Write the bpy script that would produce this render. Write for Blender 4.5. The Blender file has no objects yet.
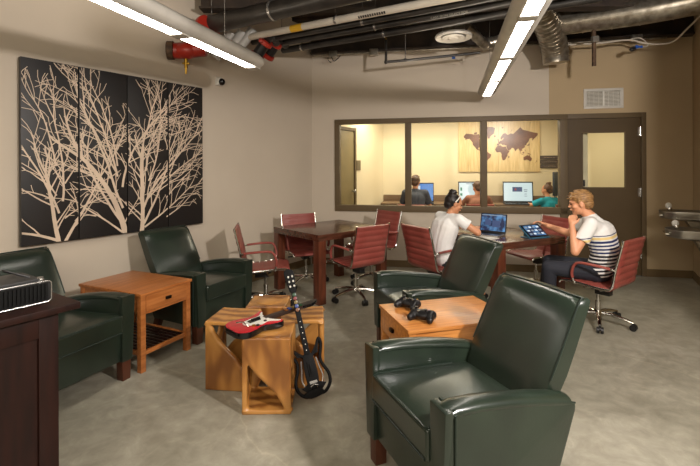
import bpy, bmesh, math, random
from mathutils import Vector, Matrix, noise
random.seed(7)
PI = math.pi
C = bpy.context.scene.collection
D = bpy.data
sc = bpy.context.scene

# ------------------------------------------------------------------ materials
def srgb(r, g, b):
    f = lambda c: ((c/255+.055)/1.055)**2.4 if c/255 > .04045 else c/255/12.92
    return (f(r), f(g), f(b), 1)
def mat(name, col, rough=.5, metal=0, bump=0, bscale=40, spec=.5, col2=None, nscale=5, stretch=(1, 1, 1), coat=0, ndetail=4, rough2=None):
    m = D.materials.new(name); m.use_nodes = True
    nt = m.node_tree; N = nt.nodes; L = nt.links
    b = N['Principled BSDF']
    b.inputs['Base Color'].default_value = col
    b.inputs['Roughness'].default_value = rough
    b.inputs['Metallic'].default_value = metal
    b.inputs['Specular IOR Level'].default_value = spec
    b.inputs['Coat Weight'].default_value = coat
    b.inputs['Coat Roughness'].default_value = .15
    tc = N.new('ShaderNodeTexCoord'); mp = N.new('ShaderNodeMapping')
    mp.inputs['Scale'].default_value = stretch
    L.new(tc.outputs['Object'], mp.inputs['Vector'])
    ns = N.new('ShaderNodeTexNoise'); ns.inputs['Scale'].default_value = nscale; ns.inputs['Detail'].default_value = ndetail
    L.new(mp.outputs['Vector'], ns.inputs['Vector'])
    cr = N.new('ShaderNodeValToRGB')
    c2 = col2 if col2 else tuple(c*.85 for c in col[:3])+(1,)
    cr.color_ramp.elements[0].color = c2; cr.color_ramp.elements[0].position = .35
    cr.color_ramp.elements[1].color = col; cr.color_ramp.elements[1].position = .65
    L.new(ns.outputs['Fac'], cr.inputs['Fac']); L.new(cr.outputs['Color'], b.inputs['Base Color'])
    if rough2 is not None:
        mr = N.new('ShaderNodeMapRange'); mr.inputs['To Min'].default_value = rough; mr.inputs['To Max'].default_value = rough2
        L.new(ns.outputs['Fac'], mr.inputs['Value']); L.new(mr.outputs['Result'], b.inputs['Roughness'])
    if bump:
        n2 = N.new('ShaderNodeTexNoise'); n2.inputs['Scale'].default_value = bscale; n2.inputs['Detail'].default_value = 3
        L.new(mp.outputs['Vector'], n2.inputs['Vector'])
        bp = N.new('ShaderNodeBump'); bp.inputs['Strength'].default_value = bump; bp.inputs['Distance'].default_value = .01
        L.new(n2.outputs['Fac'], bp.inputs['Height']); L.new(bp.outputs['Normal'], b.inputs['Normal'])
    return m
def emis(name, col, st):
    m = D.materials.new(name); m.use_nodes = True
    b = m.node_tree.nodes['Principled BSDF']
    b.inputs['Base Color'].default_value = (.03, .03, .03, 1) if name.startswith('screen') else (.8, .8, .8, 1)
    b.inputs['Emission Color'].default_value = col; b.inputs['Emission Strength'].default_value = st
    return m
M = {}
M['wall'] = mat('wall_paint', srgb(203, 190, 172), .8, bump=.06, bscale=120, col2=srgb(199, 186, 168), nscale=1.5)
M['tanwall'] = mat('darker_tan_wall', srgb(182, 160, 126), .8, bump=.06, bscale=120, col2=srgb(178, 156, 122), nscale=1.5)  # darker tan, used around the door and on the right wall
M['inner_wall'] = mat('inner_wall_paint', srgb(224, 210, 178), .8, col2=srgb(218, 203, 170), nscale=1)
M['deck'] = mat('ceiling_deck_dark', srgb(66, 50, 36), .8, col2=srgb(40, 30, 22), nscale=6)
M['steel_dark'] = mat('dark_steel_beam', srgb(58, 45, 34), .7, col2=srgb(38, 30, 24), nscale=6)
M['bronze'] = mat('bronze_frame_paint', srgb(100, 84, 60), .5, spec=.3, col2=srgb(94, 78, 55), nscale=3)
M['doorpaint'] = mat('door_brown_paint', srgb(84, 68, 44), .5, spec=.3, col2=srgb(80, 64, 41), nscale=3)
M['base'] = mat('baseboard_brown', srgb(112, 92, 62), .5)
M['green'] = mat('dark_green_leather', srgb(37, 48, 38), .28, bump=.035, bscale=60, spec=.6, col2=srgb(28, 37, 30), nscale=4, coat=.15)
M['piping'] = mat('green_leather_piping', srgb(30, 42, 35), .35)
M['legwood'] = mat('reddish_brown_leg_wood', srgb(82, 43, 26), .4, stretch=(6, 6, 1), nscale=6)
M['oak'] = mat('honey_oak', srgb(206, 140, 74), .35, col2=srgb(176, 108, 50), nscale=3, stretch=(1.2, 14, 14), ndetail=6, coat=.15)
M['cherry'] = mat('orange_cherry_wood', srgb(184, 116, 62), .35, col2=srgb(156, 90, 42), nscale=3, stretch=(1.2, 14, 14), ndetail=6, coat=.15)
M['mahog'] = mat('dark_mahogany', srgb(92, 54, 38), .25, col2=srgb(62, 34, 23), nscale=3, stretch=(1.5, 12, 12), ndetail=6, coat=.4)
M['espresso'] = mat('espresso_wood', srgb(44, 21, 15), .42, spec=.25, col2=srgb(30, 15, 11), nscale=3, stretch=(8, 8, 1), coat=.0)
M['fin'] = mat('matte_black_fins', srgb(16, 16, 16), .6, spec=.2)
M['knob'] = mat('dark_bronze_knob', srgb(40, 30, 24), .35, metal=.8)
M['red'] = mat('brick_red_leather', srgb(154, 80, 70), .42, bump=.1, bscale=100, col2=srgb(140, 64, 56), nscale=5)
M['chrome'] = mat('polished_chrome', srgb(215, 212, 205), .14, metal=1)
M['black'] = mat('black_plastic', srgb(26, 25, 25), .4)
M['blackgloss'] = mat('glossy_black_plastic', srgb(20, 19, 20), .18, spec=.6)
M['white'] = mat('white_plastic', srgb(225, 222, 212), .4)
M['fixture'] = mat('white_fixture_enamel', srgb(205, 200, 190), .4)
M['lens'] = emis('glowing_lens', (1, .93, .82, 1), 20)
M['redpaint'] = mat('red_pipe_coupling_paint', srgb(170, 45, 30), .4, col2=srgb(130, 32, 22))
M['blackpipe'] = mat('black_iron_pipe', srgb(50, 46, 42), .35, spec=.6, col2=srgb(32, 30, 28), nscale=8)
M['whitepipe'] = mat('white_insulated_pipe', srgb(205, 195, 178), .6)
M['greypipe'] = mat('pale_grey_pipe', srgb(185, 182, 176), .45)
M['galv'] = mat('galvanised_steel', srgb(188, 180, 165), .3, metal=.85, col2=srgb(140, 132, 118), nscale=14)
M['brass'] = mat('brass', srgb(190, 150, 60), .3, metal=.9)
M['stainless'] = mat('brushed_stainless', srgb(170, 165, 155), .28, metal=.9, stretch=(1, 1, 10))
M['rust'] = mat('rusty_rod', srgb(95, 72, 50), .7, col2=srgb(60, 42, 30), nscale=30)
M['bluebits'] = mat('blue_wire_insulation', srgb(40, 95, 190), .5)
M['yellow'] = mat('yellow_label', srgb(225, 175, 40), .5)
M['canvas'] = mat('black_canvas', srgb(30, 26, 24), .45, col2=srgb(24, 21, 20), nscale=3)
M['birch'] = mat('pale_beige_branches', srgb(218, 196, 172), .6)
M['skin'] = mat('skin', srgb(222, 160, 122), .5, col2=srgb(212, 148, 110), nscale=8)
M['skin2'] = mat('tan_skin', srgb(208, 148, 110), .5, col2=srgb(198, 136, 98), nscale=8)
M['hairblond'] = mat('sandy_blond_hair', srgb(176, 134, 84), .5, col2=srgb(112, 78, 42), nscale=30, stretch=(1, 1, 3), bump=.5, bscale=60)
M['hairblack'] = mat('black_hair', srgb(34, 24, 20), .4, col2=srgb(16, 12, 11), nscale=30, bump=.4, bscale=60)
M['hairbrown'] = mat('brown_hair', srgb(100, 68, 42), .5, col2=srgb(66, 42, 26), nscale=30)
M['wtee'] = mat('white_cotton', srgb(232, 230, 226), .8, bump=.3, bscale=14, col2=srgb(222, 220, 218), nscale=6)
M['navy'] = mat('dark_navy_denim', srgb(34, 36, 46), .8, bump=.3, bscale=14)
M['greytee'] = mat('slate_grey_cotton', srgb(70, 74, 84), .8, bump=.3, bscale=14)
M['maroontee'] = mat('brown_red_cotton', srgb(150, 100, 76), .8, bump=.3, bscale=14)
M['tealtee'] = mat('teal_cotton', srgb(20, 150, 170), .8, bump=.3, bscale=14)
M['eye'] = mat('dark_eye', srgb(40, 28, 22), .2)
M['lip'] = mat('lip', srgb(190, 110, 95), .5)
M['mapwood'] = mat('pale_birch_board', srgb(228, 202, 150), .5, col2=srgb(208, 178, 122), nscale=3, stretch=(14, 14, 1.2))
M['mapbrown'] = mat('brown_continents', srgb(120, 74, 40), .5, col2=srgb(92, 54, 28), nscale=5)
M['deskwood'] = mat('grey_brown_desk_laminate', srgb(120, 96, 72), .5)
M['cap'] = mat('silver_trim', srgb(190, 188, 184), .25, metal=.8)
M['scrblue'] = None

def floor_mat():
    m = D.materials.new('polished_concrete'); m.use_nodes = True
    nt = m.node_tree; N = nt.nodes; L = nt.links; b = N['Principled BSDF']
    tc = N.new('ShaderNodeTexCoord')
    n1 = N.new('ShaderNodeTexNoise'); n1.inputs['Scale'].default_value = 1.3; n1.inputs['Detail'].default_value = 8; n1.inputs['Distortion'].default_value = 1.2
    n2 = N.new('ShaderNodeTexNoise'); n2.inputs['Scale'].default_value = 9; n2.inputs['Detail'].default_value = 6; n2.inputs['Distortion'].default_value = .6
    mx = N.new('ShaderNodeMix'); mx.inputs['Factor'].default_value = .45
    cr = N.new('ShaderNodeValToRGB')
    e = cr.color_ramp.elements
    e[0].position = .3; e[0].color = srgb(124, 120, 105); e[1].position = .72; e[1].color = srgb(176, 171, 155)
    x = e.new(.5); x.color = srgb(150, 145, 129)
    for n in (n1, n2): L.new(tc.outputs['Object'], n.inputs['Vector'])
    L.new(n1.outputs['Fac'], mx.inputs['A']); L.new(n2.outputs['Fac'], mx.inputs['B']); L.new(mx.outputs['Result'], cr.inputs['Fac'])
    # hairline cracks
    vo = N.new('ShaderNodeTexVoronoi'); vo.feature = 'DISTANCE_TO_EDGE'; vo.inputs['Scale'].default_value = .42
    dn = N.new('ShaderNodeMixRGB'); dn.blend_type = 'ADD'; dn.inputs['Fac'].default_value = .35
    L.new(tc.outputs['Object'], dn.inputs['Color1']); L.new(n1.outputs['Color'], dn.inputs['Color2']); L.new(dn.outputs['Color'], vo.inputs['Vector'])
    c2 = N.new('ShaderNodeValToRGB'); c2.color_ramp.elements[0].position = .001; c2.color_ramp.elements[0].color = (1.2, 1.19, 1.16, 1)
    c2.color_ramp.elements[1].position = .0045; c2.color_ramp.elements[1].color = (1, 1, 1, 1)
    L.new(vo.outputs['Distance'], c2.inputs['Fac'])
    mu = N.new('ShaderNodeMixRGB'); mu.blend_type = 'MULTIPLY'; mu.inputs['Fac'].default_value = 1
    L.new(cr.outputs['Color'], mu.inputs['Color1']); L.new(c2.outputs['Color'], mu.inputs['Color2'])
    n3 = N.new('ShaderNodeTexNoise'); n3.inputs['Scale'].default_value = 5; n3.inputs['Detail'].default_value = 9; n3.inputs['Roughness'].default_value = .75; n3.inputs['Distortion'].default_value = 2.2
    L.new(tc.outputs['Object'], n3.inputs['Vector'])
    c3 = N.new('ShaderNodeValToRGB'); q = c3.color_ramp.elements
    q[0].position = .36; q[0].color = (.88, .88, .87, 1); q[1].position = .72; q[1].color = (1.22, 1.22, 1.2, 1); q2 = q.new(.55); q2.color = (1, 1, 1, 1)
    L.new(n3.outputs['Fac'], c3.inputs['Fac'])
    m3 = N.new('ShaderNodeMixRGB'); m3.blend_type = 'MULTIPLY'; m3.inputs['Fac'].default_value = 1
    L.new(mu.outputs['Color'], m3.inputs['Color1']); L.new(c3.outputs['Color'], m3.inputs['Color2'])
    L.new(m3.outputs['Color'], b.inputs['Base Color'])
    mr = N.new('ShaderNodeMapRange'); mr.inputs['To Min'].default_value = .28; mr.inputs['To Max'].default_value = .5
    L.new(n2.outputs['Fac'], mr.inputs['Value']); L.new(mr.outputs['Result'], b.inputs['Roughness'])
    b.inputs['Specular IOR Level'].default_value = .45
    return m
M['floor'] = floor_mat()

def glass_mat():
    m = D.materials.new('clear_window_glass'); m.use_nodes = True
    nt = m.node_tree; N = nt.nodes; L = nt.links
    N.remove(N['Principled BSDF'])
    t = N.new('ShaderNodeBsdfTransparent'); t.inputs['Color'].default_value = (.97, .97, .94, 1)
    g = N.new('ShaderNodeBsdfGlossy'); g.inputs['Roughness'].default_value = .22
    fr = N.new('ShaderNodeFresnel'); fr.inputs['IOR'].default_value = 1.45
    mx = N.new('ShaderNodeMixShader')
    ml = N.new('ShaderNodeMath'); ml.operation = 'MULTIPLY'; ml.inputs[1].default_value = .25; L.new(fr.outputs['Fac'], ml.inputs[0]); L.new(ml.outputs[0], mx.inputs['Fac']); L.new(t.outputs['BSDF'], mx.inputs[1]); L.new(g.outputs['BSDF'], mx.inputs[2])
    L.new(mx.outputs['Shader'], N['Material Output'].inputs['Surface'])
    return m
M['glass'] = glass_mat()

def frosted():
    m = mat('frosted_film_glass', srgb(226, 206, 158), .35, col2=srgb(220, 198, 148), nscale=2)
    return m
M['frost'] = frosted()

def teak_mat():
    m = D.materials.new('carved_golden_wood'); m.use_nodes = True
    nt = m.node_tree; N = nt.nodes; L = nt.links; b = N['Principled BSDF']
    tc = N.new('ShaderNodeTexCoord'); mp = N.new('ShaderNodeMapping'); mp.inputs['Scale'].default_value = (1, 1, .35)
    L.new(tc.outputs['Object'], mp.inputs['Vector'])
    w = N.new('ShaderNodeTexWave'); w.wave_type = 'RINGS'; w.rings_direction = 'X'; w.inputs['Scale'].default_value = 3.2; w.inputs['Distortion'].default_value = 6; w.inputs['Detail'].default_value = 3; w.inputs['Detail Scale'].default_value = 1.5
    L.new(mp.outputs['Vector'], w.inputs['Vector'])
    cr = N.new('ShaderNodeValToRGB'); e = cr.color_ramp.elements
    e[0].position = .0; e[0].color = srgb(128, 80, 36); e[1].position = .9; e[1].color = srgb(186, 132, 68)
    x = e.new(.35); x.color = srgb(164, 110, 52)
    L.new(w.outputs['Fac'], cr.inputs['Fac']); L.new(cr.outputs['Color'], b.inputs['Base Color'])
    b.inputs['Roughness'].default_value = .35; b.inputs['Coat Weight'].default_value = .2
    return m
M['teak'] = teak_mat()

def stripe_mat(origin, axis):
    # white tee whose lower part has navy / black stripes across the torso axis
    m = D.materials.new('white_tee_with_dark_stripes'); m.use_nodes = True
    nt = m.node_tree; N = nt.nodes; L = nt.links; b = N['Principled BSDF']; b.inputs['Roughness'].default_value = .85
    tc = N.new('ShaderNodeTexCoord'); sub = N.new('ShaderNodeVectorMath'); sub.operation = 'SUBTRACT'; sub.inputs[1].default_value = origin
    dt = N.new('ShaderNodeVectorMath'); dt.operation = 'DOT_PRODUCT'; dt.inputs[1].default_value = axis
    L.new(tc.outputs['Object'], sub.inputs[0]); L.new(sub.outputs['Vector'], dt.inputs[0])
    cr = N.new('ShaderNodeValToRGB'); cr.color_ramp.interpolation = 'CONSTANT'
    L.new(dt.outputs['Value'], cr.inputs['Fac'])
    e = cr.color_ramp.elements
    wh = srgb(228, 226, 222); nv = srgb(36, 50, 96); ye = srgb(232, 206, 140); bk = srgb(34, 34, 42)
    e[0].position = 0; e[0].color = bk; e[1].position = 1; e[1].color = wh
    ps = []; z = .02
    while z < .33:
        ps.append((z, wh)); ps.append((z+.015, bk if z < .19 else nv)); z += .032
    ps.append((z, wh)); ps.append((z+.012, ye)); ps.append((z+.036, wh)); ps.append((z+.043, nv)); ps.append((z+.054, wh))
    ps = [p for p in ps]
    for p, c in ps[:29]:
        q = e.new(min(.99, p)); q.color = c
    L.new(cr.outputs['Color'], b.inputs['Base Color'])
    return m

# ------------------------------------------------------------------ mesh helpers
class MB:
    def __init__(s): s.bm = bmesh.new()
    def box(s, c, size, rz=0, taper=None, bevel=0, rot=None):
        r = bmesh.ops.create_cube(s.bm, size=1); vs = r['verts']
        for v in vs:
            k = 1
            x, y, z = v.co
            if taper and z < 0: x *= taper; y *= taper
            v.co = Vector((x*size[0], y*size[1], z*size[2]))
        if bevel:
            es = list({e for v in vs for e in v.link_edges})
            o = bmesh.ops.bevel(s.bm, geom=es, offset=bevel, segments=2, profile=.7, affect='EDGES')
            vs = list({v for f in o['faces'] for v in f.verts} | {v for v in vs if v.is_valid})
        m = rot if rot else Matrix.Rotation(rz, 4, 'Z')
        bmesh.ops.transform(s.bm, matrix=Matrix.Translation(c) @ m.to_4x4(), verts=vs)
        return s
    def prism(s, pts, d, o=(0, 0, 0), ax=((1, 0, 0), (0, 0, 1)), bevel=0):
        # polygon pts in the plane spanned by ax, extruded by vector d
        a, b = Vector(ax[0]), Vector(ax[1]); o = Vector(o); d = Vector(d)
        v0 = [s.bm.verts.new(o+a*p[0]+b*p[1]) for p in pts]
        v1 = [s.bm.verts.new(v.co+d) for v in v0]
        n = len(pts); fs = []
        fs.append(s.bm.faces.new(v0[::-1])); fs.append(s.bm.faces.new(v1))
        for i in range(n): fs.append(s.bm.faces.new((v0[i], v0[(i+1) % n], v1[(i+1) % n], v1[i])))
        bmesh.ops.recalc_face_normals(s.bm, faces=fs)
        if bevel:
            es = list({e for f in fs for e in f.edges})
            bmesh.ops.bevel(s.bm, geom=es, offset=bevel, segments=2, profile=.7, affect='EDGES')
        return s
    def tube(s, pts, r, seg=12, flat=1, caps=True, up=None):
        pts = [Vector(p) for p in pts]; n = len(pts)
        if not isinstance(r, (list, tuple)): r = [r]*n
        rings = []; prev = None
        for i, p in enumerate(pts):
            t = (pts[min(i+1, n-1)]-pts[max(i-1, 0)]).normalized()
            if prev is None:
                u = Vector(up) if up else (Vector((0, 0, 1)) if abs(t.z) < .9 else Vector((1, 0, 0)))
            else: u = prev
            sd = t.cross(u)
            if sd.length < 1e-5: sd = t.orthogonal()
            sd.normalize(); u = sd.cross(t).normalized(); prev = u
            rings.append([s.bm.verts.new(p+sd*math.cos(2*PI*k/seg)*r[i]+u*math.sin(2*PI*k/seg)*r[i]*flat) for k in range(seg)])
        for i in range(n-1):
            for k in range(seg):
                s.bm.faces.new((rings[i][k], rings[i][(k+1) % seg], rings[i+1][(k+1) % seg], rings[i+1][k]))
        if caps:
            s.bm.faces.new(rings[0][::-1]); s.bm.faces.new(rings[-1])
        return s
    def cap(s, a, b, ra, rb, seg=14):
        # capsule
        a, b = Vector(a), Vector(b); d = (b-a).normalized() if (b-a).length > 1e-6 else Vector((0, 0, 1))
        P = []; R = []
        for k in range(4):
            t = PI/2*k/4; P.append(a-d*ra*math.cos(t)); R.append(max(ra*math.sin(t), ra*.05))
        P.append(a); R.append(ra); P.append(b); R.append(rb)
        for k in range(1, 5):
            t = PI/2*k/4; P.append(b+d*rb*math.sin(t)); R.append(max(rb*math.cos(t), rb*.05))
        if (b-a).length < 1e-5: P.pop(5); R.pop(5)
        return s.tube(P, R, seg)
    def ell(s, c, r, rot=None, seg=20):
        o = bmesh.ops.create_uvsphere(s.bm, u_segments=seg, v_segments=seg//2+2, radius=1)
        m = Matrix.Translation(c) @ (rot.to_4x4() if rot else Matrix()) @ Matrix.Diagonal((r[0], r[1], r[2], 1))
        bmesh.ops.transform(s.bm, matrix=m, verts=o['verts']); return s
    def lathe(s, prof, c=(0, 0, 0), seg=24, rot=None):
        rings = []
        m = Matrix.Translation(c) @ (rot.to_4x4() if rot else Matrix())
        for r, z in prof:
            rings.append([s.bm.verts.new(m @ Vector((r*math.cos(2*PI*k/seg), r*math.sin(2*PI*k/seg), z))) for k in range(seg)])
        for i in range(len(rings)-1):
            for k in range(seg): s.bm.faces.new((rings[i][k], rings[i][(k+1) % seg], rings[i+1][(k+1) % seg], rings[i+1][k]))
        if prof[0][0] > 1e-4: s.bm.faces.new(rings[0][::-1])
        if prof[-1][0] > 1e-4: s.bm.faces.new(rings[-1])
        return s
    def grid(s, fn, nu, nv, close=False):
        g = [[s.bm.verts.new(fn(i/(nu), j/(nv))) for j in range(nv+1)] for i in range(nu+1)]
        for i in range(nu):
            for j in range(nv): s.bm.faces.new((g[i][j], g[i+1][j], g[i+1][j+1], g[i][j+1]))
        return s
    def build(s, name, m, parent=None, smooth=35, loc=None, rotz=0, weld=False, recalc=True):
        if weld: bmesh.ops.remove_doubles(s.bm, verts=s.bm.verts, dist=1e-4)
        if recalc: bmesh.ops.recalc_face_normals(s.bm, faces=s.bm.faces)
        me = D.meshes.new(name); s.bm.to_mesh(me); s.bm.free()
        if smooth:
            me.shade_smooth()
            me.set_sharp_from_angle(angle=math.radians(smooth))
        o = D.objects.new(name, me); C.objects.link(o)
        if isinstance(m, (list, tuple)):
            for q in m: me.materials.append(q)
        else: me.materials.append(m)
        if parent: o.parent = parent
        if loc: o.location = loc
        if rotz: o.rotation_euler.z = rotz
        return o
def tag(o, label=None, cat=None, group=None, kind=None):
    if label: o['label'] = label
    if cat: o['category'] = cat
    if group: o['group'] = group
    if kind: o['kind'] = kind
    return o
def thing(name, label, cat, loc=(0, 0, 0), rz=0, group=None):
    o = D.objects.new(name, None); C.objects.link(o); o.empty_display_size = .1
    o.location = loc; o.rotation_euler = (0, 0, rz)
    return tag(o, label, cat, group)
def dup(o, parent=None):
    c = o.copy(); C.objects.link(c)
    if parent: c.parent = parent
    for ch in list(o.children): dup(ch, c)
    return c
def bump_remesh(o, vox, smooth=4):
    r = o.modifiers.new('union', 'REMESH'); r.mode = 'VOXEL'; r.voxel_size = vox; r.use_smooth_shade = True
    if smooth:
        q = o.modifiers.new('soften', 'SMOOTH'); q.factor = .5; q.iterations = smooth
    return o
def arc(c, r, a0, a1, n, ax=((1, 0, 0), (0, 0, 1))):
    a, b = Vector(ax[0]), Vector(ax[1]); c = Vector(c)
    return [c+a*r*math.cos(a0+(a1-a0)*k/n)+b*r*math.sin(a0+(a1-a0)*k/n) for k in range(n+1)]
def spline(pts, n=6):
    pts = [Vector(p) for p in pts]; out = []
    for i in range(len(pts)-1):
        p0 = pts[max(i-1, 0)]; p1 = pts[i]; p2 = pts[i+1]; p3 = pts[min(i+2, len(pts)-1)]
        for k in range(n):
            t = k/n
            out.append(.5*((2*p1)+(p2-p0)*t+(2*p0-5*p1+4*p2-p3)*t*t+(3*p1-p0-3*p2+p3)*t**3))
    out.append(pts[-1]); return out

# ------------------------------------------------------------------ camera
cam = D.cameras.new('camera'); co = D.objects.new('camera', cam); C.objects.link(co)
cam.sensor_width = 36; cam.lens = 434.4/700*36
cam.shift_y = -(233-166.44)/700
cam.clip_start = .05
co.location = (0, 0, 1.48)
co.rotation_euler = (PI/2, 0, 0)
co.rotation_euler.rotate_axis('Z', -.004)
sc.camera = co

# ------------------------------------------------------------------ room frames
BA = math.atan2(-.1835, .983)                 # back wall direction angle
BO = Vector((-.225, 6.559, 0)); BD = Vector((.983, -.1835, 0)); BN = Vector((-.1835, -.983, 0))   # along, toward the room
LO = Vector((-1.72, 4.915, 0)); LD = Vector((.555, .832, 0)); LN = Vector((.832, -.555, 0))
RO = Vector((4.483, 5.68, 0)); RD = Vector((-.48, -.877, 0)); RN = Vector((-.877, .48, 0))
def bw(t, out, z): return BO+BD*t+BN*out+Vector((0, 0, z))
def lw(t, out, z): return LO+LD*t+LN*out+Vector((0, 0, z))
def rw(t, out, z): return RO+RD*t+RN*out+Vector((0, 0, z))
RB = Matrix.Rotation(BA, 4, 'Z')
LA = math.atan2(.832, .555)
RL = Matrix.Rotation(LA, 4, 'Z')
H = 3.62
ZC = 3.17

def slab(name, pts, z0, z1, m, kind='structure'):
    b = MB(); b.prism(pts, (0, 0, z1-z0), (0, 0, z0), ((1, 0, 0), (0, 1, 0)))
    return tag(b.build(name, m, smooth=0), kind=kind)
# floor
slab('floor', [(-7.5, -4), (7.5, -4), (7.5, 10), (-3, 10)], -.1, 0, M['floor'])
slab('ceiling', [(-7.5, -4), (7.5, -4), (7.5, 6.3), (-3, 6.9)], H, H+.1, M['deck'])
# back wall with openings : pieces in one mesh
b = MB()
def bwbox(b, t0, t1, z0, z1, o0=-.12, o1=0):
    c = bw((t0+t1)/2, (o0+o1)/2, (z0+z1)/2)
    b.box(c, (t1-t0, o1-o0, z1-z0), rot=RB)
TE = 4.8; TL0 = -.36
bwbox(b, TL0-.05, 0, 0, H); bwbox(b, 0, 3.03, 2.18, H); bwbox(b, 0, 3.20, 0, .81)
tag(b.build('wall_back', M['wall'], smooth=0), kind='structure')
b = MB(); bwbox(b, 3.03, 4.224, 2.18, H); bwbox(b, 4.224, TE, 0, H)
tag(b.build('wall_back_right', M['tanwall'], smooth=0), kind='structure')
b = MB(); b.prism([(LO+LD*2.06).to_2d(), (LO-LD*7).to_2d(), (LO-LD*7-LN*.12).to_2d(), (LO+LD*2.1-LN*.12).to_2d()], (0, 0, H), (0, 0, 0), ((1, 0, 0), (0, 1, 0)))
tag(b.build('wall_left', M['wall'], smooth=0), kind='structure')
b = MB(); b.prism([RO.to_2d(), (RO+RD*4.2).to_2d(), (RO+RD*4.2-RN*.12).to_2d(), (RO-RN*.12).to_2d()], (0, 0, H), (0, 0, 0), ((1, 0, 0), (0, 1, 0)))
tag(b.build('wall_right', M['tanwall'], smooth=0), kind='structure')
# baseboards
b = MB(); bwbox(b, TL0, 3.2, 0, .10, 0, .012); tag(b.build('baseboard_back', M['base'], smooth=0), kind='structure')
b = MB(); bwbox(b, 4.226, TE-.01, 0, .10, 0, .012); tag(b.build('baseboard_back_right', M['base'], smooth=0), kind='structure')
b = MB(); b.box(lw(-2.4, .006, .05), (8.8, .012, .10), rot=RL); tag(b.build('baseboard_left', M['base'], smooth=0), kind='structure')
b = MB(); b.box(rw(2.1, .006, .05), (4.1, .012, .10), rz=math.atan2(.877, .48)); tag(b.build('baseboard_right', M['base'], smooth=0), kind='structure')

# window 1 frame with three panes
win = thing('window_1', None, None, BO, BA); win['kind'] = 'structure'
def fr(t0, t1, z0, z1, name, m=M['bronze'], o0=-.10, o1=.025, par=win, bev=.004):
    b = MB(); b.box(((t0+t1)/2, -(o0+o1)/2, (z0+z1)/2), (t1-t0, o1-o0, z1-z0), bevel=bev); return b.build(name, m, par, smooth=30)
fr(0, 3.26, 2.115, 2.185, 'head_rail'); fr(0, 3.26, .81, .90, 'sill')
fr(0, .075, .90, 2.115, 'jamb'); fr(1.05, 1.14, .90, 2.115, 'mullion'); fr(2.115, 2.205, .90, 2.115, 'mullion'); fr(3.165, 3.26, 0, 2.115, 'jamb')
for t0, t1 in ((.075, 1.05), (1.14, 2.115), (2.205, 3.165)):
    fr(t0, t1, .90, 2.115, 'pane', M['glass'], -.05, -.044, bev=0)
# door
dr = thing('door_1', None, None, BO, BA); dr['kind'] = 'structure'
b = MB()
def dbx(t0, t1, z0, z1): b.box(((t0+t1)/2, .03, (z0+z1)/2), (t1-t0, .045, z1-z0))
dbx(3.262, 3.45, .01, 2.115); dbx(3.993, 4.175, .01, 2.115); dbx(3.45, 3.993, .01, 1.176); dbx(3.45, 3.993, 1.93, 2.115)
b.build('door_leaf', M['doorpaint'], dr, smooth=0)
fr(4.178, 4.235, 0, 2.185, 'door_jamb', M['bronze'], -.10, .02, dr)
fr(3.262, 4.178, 2.118, 2.185, 'door_head', M['bronze'], -.10, .02, dr)
fr(3.45, 3.993, 1.176, 1.93, 'door_pane', M['glass'], -.035, -.030, dr, 0)
b = MB()
for a in ((3.462, 3.45), (3.981, 3.993)): b.box(((a[0]+a[1])/2, .005, 1.553), (abs(a[0]-a[1]), .012, .77))
b.box((3.72, .005, 1.18), (.54, .012, .012)); b.box((3.72, .005, 1.926), (.54, .012, .012))
b.build('glazing_bead', M['bronze'], dr, smooth=0)
for z in (1.93, 1.12, .30):
    b = MB(); b.tube([(4.17, -.002, z-.06), (4.17, -.002, z+.06)], .011, 10); b.box((4.155, .004, z), (.03, .006, .11)); b.build('hinge', M['cap'], dr)
b = MB(); b.box((3.45+.02, -.01, 1.24), (.02, .03, .09), bevel=.003)
b.build('door_stop_catch', M['black'], dr)
h = MB(); h.tube([(3.32, .0, 1.02), (3.32, -.06, 1.02), (3.35, -.065, 1.02), (3.43, -.065, 1.02)], .010, 10); h.lathe([(.03, 0), (.03, .008), (.02, .012)], (3.32, .01, 1.02), rot=Matrix.Rotation(PI/2, 4, 'X'))
h.build('door_handle', M['chrome'], dr)
b = MB(); b.box((3.72, .03, .005), (.92, .1, .012)); b.build('threshold', M['cap'], dr, smooth=0)

# wall vent over the door
v = thing('wall_vent', 'white framed air grille on wall above the brown door', 'vent', bw(3.716, .0, 2.385), BA)
b = MB()
for x0, x1, z0, z1 in ((-.245, .245, .1, .135), (-.245, .245, -.135, -.1), (-.245, -.205, -.1, .1), (.205, .245, -.1, .1)): b.box(((x0+x1)/2, -.008, (z0+z1)/2), (x1-x0, .02, z1-z0), bevel=.003)
b.build('frame', M['fixture'], v)
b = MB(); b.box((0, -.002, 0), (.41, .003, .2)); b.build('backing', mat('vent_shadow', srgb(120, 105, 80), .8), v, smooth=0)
b = MB()
for i in range(11): b.box((0, -.012, -.09+i*.018), (.41, .010, .009), rot=Matrix.Rotation(.6, 4, 'X'))
for i in range(7): b.box((-.18+i*.06, -.016, 0), (.004, .004, .2))
b.box((0, -.016, 0), (.022, .008, .2))
b.build('louvres', M['white'], v, smooth=0)

# ------------------------------------------------------------------ inner computer room (behind the glass)
ND = 2.15
def iw(t, back, z): return BO+BD*t-BN*back+Vector((0, 0, z))
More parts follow.
